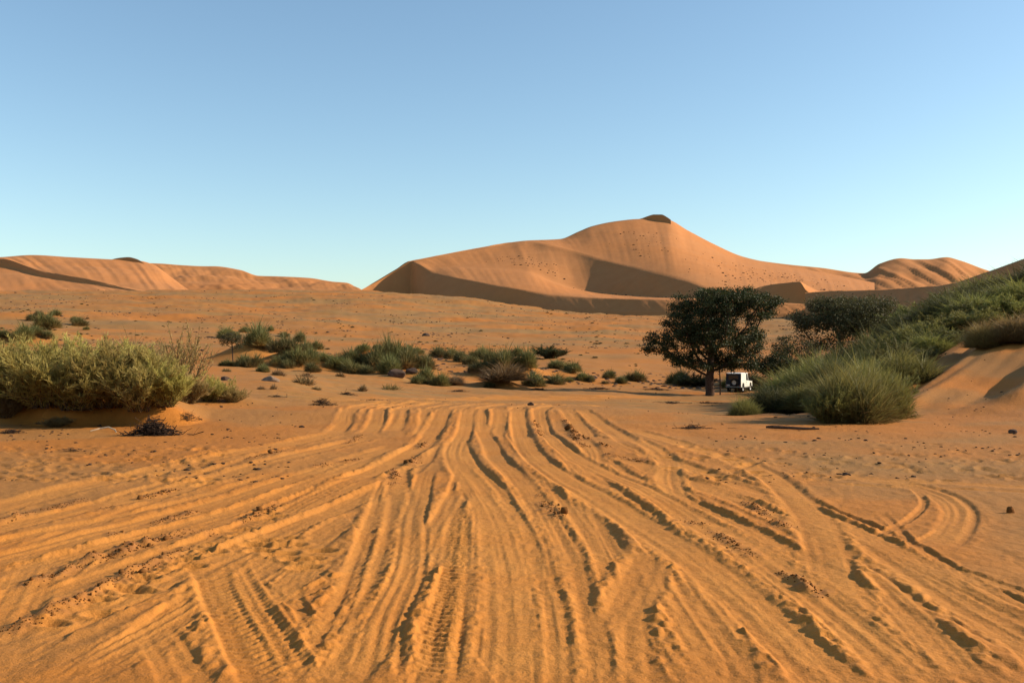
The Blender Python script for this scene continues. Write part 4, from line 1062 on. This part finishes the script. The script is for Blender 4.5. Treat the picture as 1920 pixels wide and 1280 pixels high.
# --- small tufts dotted over the rising plain
LT = ('tiny dark tuft dotting the rising plain below the dunes', 'tiny tufts on the plain')
trs = random.Random(9); nt_ = 0
while nt_ < 290:
    x = trs.uniform(0, 1260); y = trs.uniform(553, 688)
    q = noise2(np.array([x * 0.012]), np.array([y * 0.05]))[0]
    if trs.random() > 0.10 + 1.8 * q: continue
    X, Y, Z = ray_ground(x, y, 120)
    if Y < 150: continue
    o = bpy.data.objects.new('desert_tuft', G_FINE[nt_ % 3]); col.objects.link(o)
    me = o.data
    if len(me.materials) == 0: me.materials.append(M_DRY)
    o.material_slots[0].link = 'OBJECT'; o.material_slots[0].material = M_TUFT if False else M_THORN2
    s = (0.28 + 0.5 * trs.random() ** 3) * (1 + Y / 600)
    o.location = (X, Y, Z - 0.03); o.scale = (s * 1.7, s * 1.7, s * 0.62); o.rotation_euler = (0, 0, trs.uniform(0, 6.28))
    tag(o, LT[0], 'tuft', LT[1]); nt_ += 1

def scatter_stuff(name, pts, sizes, mat, label, seed):
    """low crumpled lumps, too many to count, one mesh"""
    rs = np.random.RandomState(seed)
    t = (1 + 5 ** 0.5) / 2
    base = np.array([(-1, t, 0), (1, t, 0), (-1, -t, 0), (1, -t, 0), (0, -1, t), (0, 1, t), (0, -1, -t), (0, 1, -t), (t, 0, -1), (t, 0, 1), (-t, 0, -1), (-t, 0, 1)]) / 1.9
    fc = np.array([(0, 11, 5), (0, 5, 1), (0, 1, 7), (0, 7, 10), (0, 10, 11), (1, 5, 9), (5, 11, 4), (11, 10, 2), (10, 7, 6), (7, 1, 8), (3, 9, 4), (3, 4, 2), (3, 2, 6), (3, 6, 8), (3, 8, 9), (4, 9, 5), (2, 4, 11), (6, 2, 10), (8, 6, 7), (9, 8, 1)])
    n = len(pts)
    V = base[None] * (0.6 + 0.8 * rs.rand(n, 12, 1)) * (np.asarray(sizes)[:, None, None] if np.ndim(sizes) == 1 else np.asarray(sizes)[:, None, :])
    a = rs.rand(n) * 6.28; c, s = np.cos(a)[:, None], np.sin(a)[:, None]
    V = np.stack([V[..., 0] * c - V[..., 1] * s, V[..., 0] * s + V[..., 1] * c, V[..., 2]], -1) + np.asarray(pts)[:, None, :]
    Fc = (np.arange(n) * 12)[:, None, None] + fc[None]
    o = obj(name, mesh_np(name, V.reshape(-1, 3), Fc.reshape(-1, 3)), mat)
    return tag(o, label, kind='stuff')

cl = np.array(clods)
cz = full_height(cl[:, 0], cl[:, 1]) + cl[:, 2] * 0.3
scatter_stuff('sand_clods', np.stack([cl[:, 0], cl[:, 1], cz], -1), cl[:, 2], M_CLOD, 'dark crumbled crust and clods along the wheel ruts', 3)
# pebbles and dry scrub further out
rs = np.random.RandomState(17)
pp = []; ss = []
while len(pp) < 2600:
    x = rs.uniform(-60, 1500); d = math.exp(rs.uniform(math.log(120), math.log(900)))
    X = Xof(x, d)
    q = fbm(np.array([X * 0.03]), np.array([d * 0.02 + 5]), 3)[0]
    if rs.rand() > 0.03 + 1.3 * q: continue
    pp.append((X, d)); ss.append(abs(rs.randn()) * 0.10 + 0.05 + d * 0.0003)
pp = np.array(pp); pz_ = height(pp[:, 0], pp[:, 1])
ss = np.array(ss)
scatter_stuff('plain_scrub', np.column_stack([pp, pz_ + ss * 0.1]), np.column_stack([ss * 1.6, ss * 1.6, ss * 0.6]), M_ROCK, 'countless specks of dry scrub and stones over the plain', 5)
pp = []; ss = []
for k in range(1500):
    x = rs.uniform(0, 1915); y = rs.uniform(735, 905)
    if 560 < x < 1250 and y > 765: continue
    X, Y, Z = ray_ground(x, y, 12) if k % 3 == 0 else (Xof(x, EYE * F / (y - YH)), EYE * F / (y - YH), 0)
    if fbm(np.array([X * 0.4]), np.array([Y * 0.4]), 2)[0] < 0.0: continue
    pp.append((X, Y)); ss.append(abs(rs.randn()) * 0.012 + 0.005 + Y * 0.0003)
pp = np.array(pp); ss = np.array(ss)
scatter_stuff('sand_litter', np.column_stack([pp, full_height(pp[:, 0], pp[:, 1]) + ss * 0.1]), np.column_stack([ss * 1.5, ss, ss * 0.6]), M_DEAD, 'bits of dark litter and pebbles on the sand', 6)
# scrub dots on the big dune
pp = []; ss = []
n_r, n_c = main_P.shape[:2]
for k in range(420):
    if k < 260: x = rs.normal(1440, 70); row = rs.randint(n_r - 26, n_r - 14)
    elif k < 310: x = rs.normal(1215, 25); row = rs.randint(n_r - 24, n_r - 12)
    elif k < 340: x = rs.normal(1165, 40); row = 31
    else: x = rs.normal(985, 30); row = rs.randint(33, 38)
    c = int((x - 640) / 1000 * (n_c - 1))
    if 0 < c < n_c:
        pp.append(main_P[row, c]); ss.append(abs(rs.randn()) * 0.55 + 0.3)
ss = np.array(ss)
scatter_stuff('dune_scrub', np.array(pp), np.column_stack([ss, ss, ss * 0.6]), M_DEAD, 'dark specks of scrub on the flank of the great dune', 7)

# ------------------------------------------------------------------ stones, driftwood, brush
def rock(name, x, y, w, h, mat, label, seed, dy=0.7, d=None):
    if d is None: X, Y, Z = ray_ground(x, y)
    else: X, Y = Xof(x, d), d; Z = float(full_height(X, Y))
    k = Y / F
    import bmesh
    bm = bmesh.new(); bmesh.ops.create_icosphere(bm, subdivisions=3, radius=0.5)
    r_ = random.Random(seed)
    planes = [Vector((r_.uniform(-1, 1), r_.uniform(-1, 1), r_.uniform(-.4, 1))).normalized() for _ in range(9)]
    for v in bm.verts:
        for pl in planes:
            dd = v.co.dot(pl) - 0.34
            if dd > 0: v.co -= pl * dd * 0.85
        v.co += Vector((r_.uniform(-1, 1), r_.uniform(-1, 1), r_.uniform(-1, 1))) * 0.012
    for f in bm.faces: f.smooth = False
    me = bpy.data.meshes.new(name); bm.to_mesh(me); bm.free()
    o = obj(name, me, mat)
    o.location = (X, Y, Z + h * k * 0.25); o.scale = (w * k * 1.15, w * k * dy, h * k * 1.5); o.rotation_euler = (0, 0, r_.uniform(-.5, .5))
    return tag(o, label, 'rock')
rock('boulder', 742, 705, 34, 14, M_ROCK, 'dark boulder half buried before the hummock row', 1)
rock('boulder', 772, 700, 26, 10, M_ROCK, 'smaller dark boulder beside the half-buried one', 2)
rock('stone', 507, 716, 34, 12, M_ROCKP, 'pale topped stone lying on open sand past the thicket', 3)
rock('stone', 423, 713, 20, 8, M_ROCK, 'small dark domed stone on the sand beside the trailing shrubs', 4)
rock('stone', 995, 759, 12, 6, M_ROCK, 'tiny dark stone on the pale track over the dry bed', 5)
rock('stone', 799, 630, 14, 6, M_ROCK, 'dark stone alone on the rising plain', 6)
rock('stone', 1897, 812, 16, 9, M_ROCK, 'dark round stone on smooth sand below the bare dune', 7)
rock('stone', 1893, 1146, 16, 14, M_CLOD, 'dark clod of earth beside the outer wheel tracks', 8)
rock('stone', 141, 735, 12, 5, M_ROCK, 'dark small stone among the shrubs', 9, d=44) if False else None
rock('stone', 566, 801, 10, 4, M_DEAD, 'small black stone at the edge of the wheel tracks', 10)

def brush_pile(name, x, y, w, h, n, mat, label, seed, flat=1.0, d=None):
    if d is None: X, Y, Z = ray_ground(x, y)
    else: X, Y = Xof(x, d), d; Z = float(full_height(X, Y))
    k = Y / F
    t = empty(name, (X, Y, Z)); r_ = np.random.RandomState(seed)
    mb = MB(); mb2 = MB()
    for q in range(n):
        a = r_.rand() * 6.28; rr = abs(r_.randn()) * 0.24
        c = np.array([math.cos(a) * rr * w * k, math.sin(a) * rr * w * k * 0.5, max(0, (1 - rr * 1.9)) * h * k * r_.uniform(0, 0.9)])
        dv = r_.randn(3) * np.array([1, 0.8, 0.45 * flat]); dv /= np.linalg.norm(dv); l = r_.uniform(0.15, 0.4) * w * k
        P = c + dv * np.linspace(-0.5, 0.5, 5)[:, None] * l + np.cumsum(r_.randn(5, 3) * 0.02 * w * k, axis=0) * 0.6
        P[:, 2] = np.maximum(P[:, 2], 0.0)
        (mb if q % 5 else mb2).tube(P, np.linspace(1, 0.35, 5) * r_.uniform(0.003, 0.009) * w * k, 4)
    tag(mb.build('twigs', mat, t), kind='stuff'); tag(mb2.build('branches', M_TWIG, t), kind='stuff')
    return tag(t, label, 'brush pile')
b = ray_ground(285, 816)
brush_pile('brush_heap', 288, 816, 110, 34, 420, M_DEAD, 'black heap of dead roots and twigs under the cut sand bank', 1)
brush_pile('brush_heap', 605, 760, 60, 14, 120, M_DEAD, 'low pile of dark driftwood on the flat before the hummocks', 2, 0.5)
brush_pile('brush_heap', 648, 742, 50, 8, 90, M_DEAD, 'thin strip of dark dead brush beyond the driftwood pile', 3, 0.4)
brush_pile('brush_heap', 350, 793, 60, 16, 90, M_TWIG, 'scatter of thin broken twigs beside the black root heap', 4, 0.8)
brush_pile('brush_heap', 20, 812, 70, 9, 70, M_DEAD, 'flat litter of dark sticks below the dry shrub', 5, 0.3)
brush_pile('brush_heap', 135, 846, 46, 8, 60, M_TWIG, 'small brown twig litter out on the sand flat', 6, 0.3)
brush_pile('brush_heap', 575, 708, 44, 12, 80, M_TWIG, 'tangle of bare brown branches by the small dry tufts', 8, 0.7)
brush_pile('brush_heap', 1300, 803, 80, 5, 60, M_DEAD, 'flat strip of dark litter on smooth sand before the grassy slope', 9, 0.2)

for q, (x, y, w) in enumerate([(1010, 731, 60), (1120, 730, 70), (1230, 731, 60), (930, 716, 40), (700, 752, 60), (1260, 756, 70), (1330, 757, 70), (520, 745, 60), (860, 734, 50)]):
    brush_pile('brush_heap', x, y, w, 3, 46, M_DEAD, 'flat streak of dark flood litter lying across the dry riverbed', 30 + q, 0.1)['group'] = 'litter streaks on the riverbed'
def stick(name, pts, r, mat, label):
    mb = MB(); mb.tube(pts, r, 6); o = mb.build(name, mat)
    return tag(o, label, 'stick')
s0 = ray_ground(170, 809); kk = s0[1] / F
mb = MB()
P = [(s0[0] + dx * kk, s0[1] + dyy, float(full_height(s0[0] + dx * kk, s0[1] + dyy)) + dz * kk) for dx, dyy, dz in [(0, 0, 1), (14, .1, 5), (30, .12, 8), (44, .05, 4), (50, -.05, 0)]]
stick('bleached_branch', P, [0.012, 0.018, 0.02, 0.016, 0.01], M_PALEWOOD, 'pale bleached curved branch lying in front of the bank')
l0 = ray_ground(1485, 806)
P = [(l0[0] + dx, l0[1] + dx * 0.1, float(full_height(l0[0] + dx, l0[1] + dx * .1)) + z) for dx, z in [(-.65, .05), (-.5, .06), (-.1, .05), (.3, .04), (.68, .03)]]
stick('fallen_log', P, [0.03, 0.045, 0.04, 0.035, 0.02], M_DEAD, 'dark fallen log lying beside the bush with black foot')

# ------------------------------------------------------------------ the parked car (forward is +x in its own frame)
def build_car():
    cx, cy, cz = ray_ground(1386, 734, 60)
    t = empty('off_road_car', (cx, cy, cz)); t.scale = (1.1, 1.1, 1.1); t.rotation_euler = (0, 0, R(60))
    tag(t, 'white boxy off-road car with rear coloured dark for shade parked beyond the thorn tree', 'car')
    L0, L1, HW = -1.95, 1.95, 0.80
    body = MB()   # tub, wings and bonnet
    body.prism([(-1.95, .52), (-1.62, .52), (-1.55, .78), (-1.42, .93), (-1.0, .93), (-.87, .78), (-.8, .5), (.95, .5), (1.02, .78), (1.15, .93), (1.52, .93), (1.66, .78), (1.72, .55), (1.92, .55), (1.92, 1.05), (.62, 1.14), (.55, 1.17), (-1.95, 1.17)][::-1], -HW, HW)
    body.build('body', M_PAINT, t, 0.02)
    bn = MB(); bn.prism([(.60, 1.13), (1.86, 1.04), (1.86, 1.09), (.60, 1.20)], -.55, .55); bn.build('bonnet', M_PAINT, t, 0.015)
    up = MB()  # upper cab with posts
    for s in (-1, 1):
        y0, y1 = sorted((s * .79, s * .70))
        up.prism([(-1.93, 1.172), (-.30, 1.172), (-.30, 1.86), (-1.90, 1.86)], y0, y1)          # side panel
        up.prism([(.50, 1.172), (.60, 1.172), (.28, 1.86), (.18, 1.86)], y0, y1)                # screen post
        up.prism([(-.302, 1.172), (-.22, 1.172), (-.22, 1.86), (-.302, 1.86)], y0 + .003, y1 - .003)
    up.build('cab', M_PAINT, t)
    rf = MB(); rf.box(-1.97, .30, -.80, .80, 1.862, 1.96); rf.build('roof', M_ROOF, t, 0.03)
    rr_ = MB(); rr_.box(-1.985, -1.952, -.78, .78, .60, 1.855); rear = rr_.build('rear_door', M_REAR_SHADE, t, 0.008)
    rear['label'] = 'rear door coloured dark to stand for shade'
    w = MB(); w.box(-2.0, -1.988, -.5, .5, 1.28, 1.74); w.build('rear_window', M_GLASS, rear)
    for s in (-1, 1):
        g = MB(); y0, y1 = sorted((s * .775, s * .755))
        g.prism([(-.21, 1.19), (.49, 1.19), (.20, 1.84), (-.21, 1.84)], y0, y1); g.build('side_window', M_GLASS, t)
        d_ = MB(); y0, y1 = sorted((s * .803, s * .815)); d_.box(-.28, .55, y0, y1, .56, 1.15); dr = d_.build('door', M_PAINT, t, 0.004)
        h_ = MB(); y0, y1 = sorted((s * .817, s * .84)); h_.box(-.2, -.06, y0, y1, 1.0, 1.03); h_.build('handle', M_BLACK, dr)
        m_ = MB(); y0, y1 = sorted((s * .84, s * .98)); m_.box(.50, .54, y0, y1, 1.18, 1.36); m_.build('mirror', M_BLACK, t, .01)
        l_ = MB(); l_.lathe_y([(0.001, 0), (.09, 0), (.1, -.03), (.001, -.04)], 0, 0, 16)
        ho = l_.build('headlight', M_LAMP, t); ho.rotation_euler = (0, 0, R(90)); ho.location = (1.925, s * .52, .86)
        q = MB(); q.box(-1.975, -1.955, s * .70 - .05, s * .70 + .05, .62, .74); 
        q.build('tail_light', M_RED, rear).location = (-.035, 0, 0)
        st_ = MB(); y0, y1 = sorted((s * .74, s * .84)); st_.box(-.75, .9, y0, y1, .40, .45); st_.build('side_step', M_BLACK, t)
    ws = MB(); ws.prism([(.535, 1.19), (.555, 1.19), (.235, 1.85), (.215, 1.85)], -.69, .69); ws.build('windscreen', M_GLASS, t)
    gr = MB()
    for q in range(6): gr.box(1.922, 1.94, -.36, .36, .68 + q * .055, .705 + q * .055)
    gr.build('grille', M_BLACK, t)
    bf = MB(); bf.box(1.94, 2.06, -.82, .82, .48, .62); bf.build('bumper', M_BLACK, t, .015)
    br = MB(); br.box(-2.08, -1.99, -.78, .78, .42, .54); br.build('bumper', M_BLACK, t, .015)
    ch = MB(); ch.box(-1.8, 1.85, -.45, .45, .36, .52); ch.build('chassis', M_BLACK, t)
    pl = MB(); pl.box(-2.005, -1.99, .38, .74, .66, .78); pl.build('number_plate', M_RIM, rear)
    def wheel(name, loc, rot, parent):
        e = empty(name, loc); e.parent = parent; e.rotation_euler = rot
        a = MB(); a.lathe_y([(.24, -.10), (.36, -.11), (.395, -.08), (.40, 0), (.395, .08), (.36, .11), (.24, .10), (.24, -.10)], 0, 0, 28); a.build('tyre', M_TYRE, e)
        b_ = MB(); b_.lathe_y([(.001, -.05), (.07, -.06), (.09, -.03), (.18, -.02), (.238, -.07), (.238, .07), (.001, .07)], 0, 0, 24); b_.build('rim', M_RIM, e)
    for (x, s) in [(-1.21, -1), (-1.21, 1), (1.34, -1), (1.34, 1)]:
        wheel('wheel', (x, s * .70, .40), (0, 0, 0 if s < 0 else math.pi), t)
    wheel('spare_wheel', (-2.10, -.12, 1.0), (0, 0, R(-90)), t)
build_car()

# thin post beside the car
q = ray_ground(1425, 735, 60)
t = empty('wooden_post', q); tag(t, 'thin dark wooden post with a short crossboard beside the car', 'post')
mb = MB(); mb.tube([(0, 0, -0.2), (0.01, 0, 0.6), (0, 0.01, 1.15)], [0.045, 0.04, 0.035], 8); mb.build('post', M_DEAD, t)
mb = MB(); mb.box(-.52, .48, -.075, -.045, .72, .90); mb.build('crossboard', M_DEAD, t, 0.006)
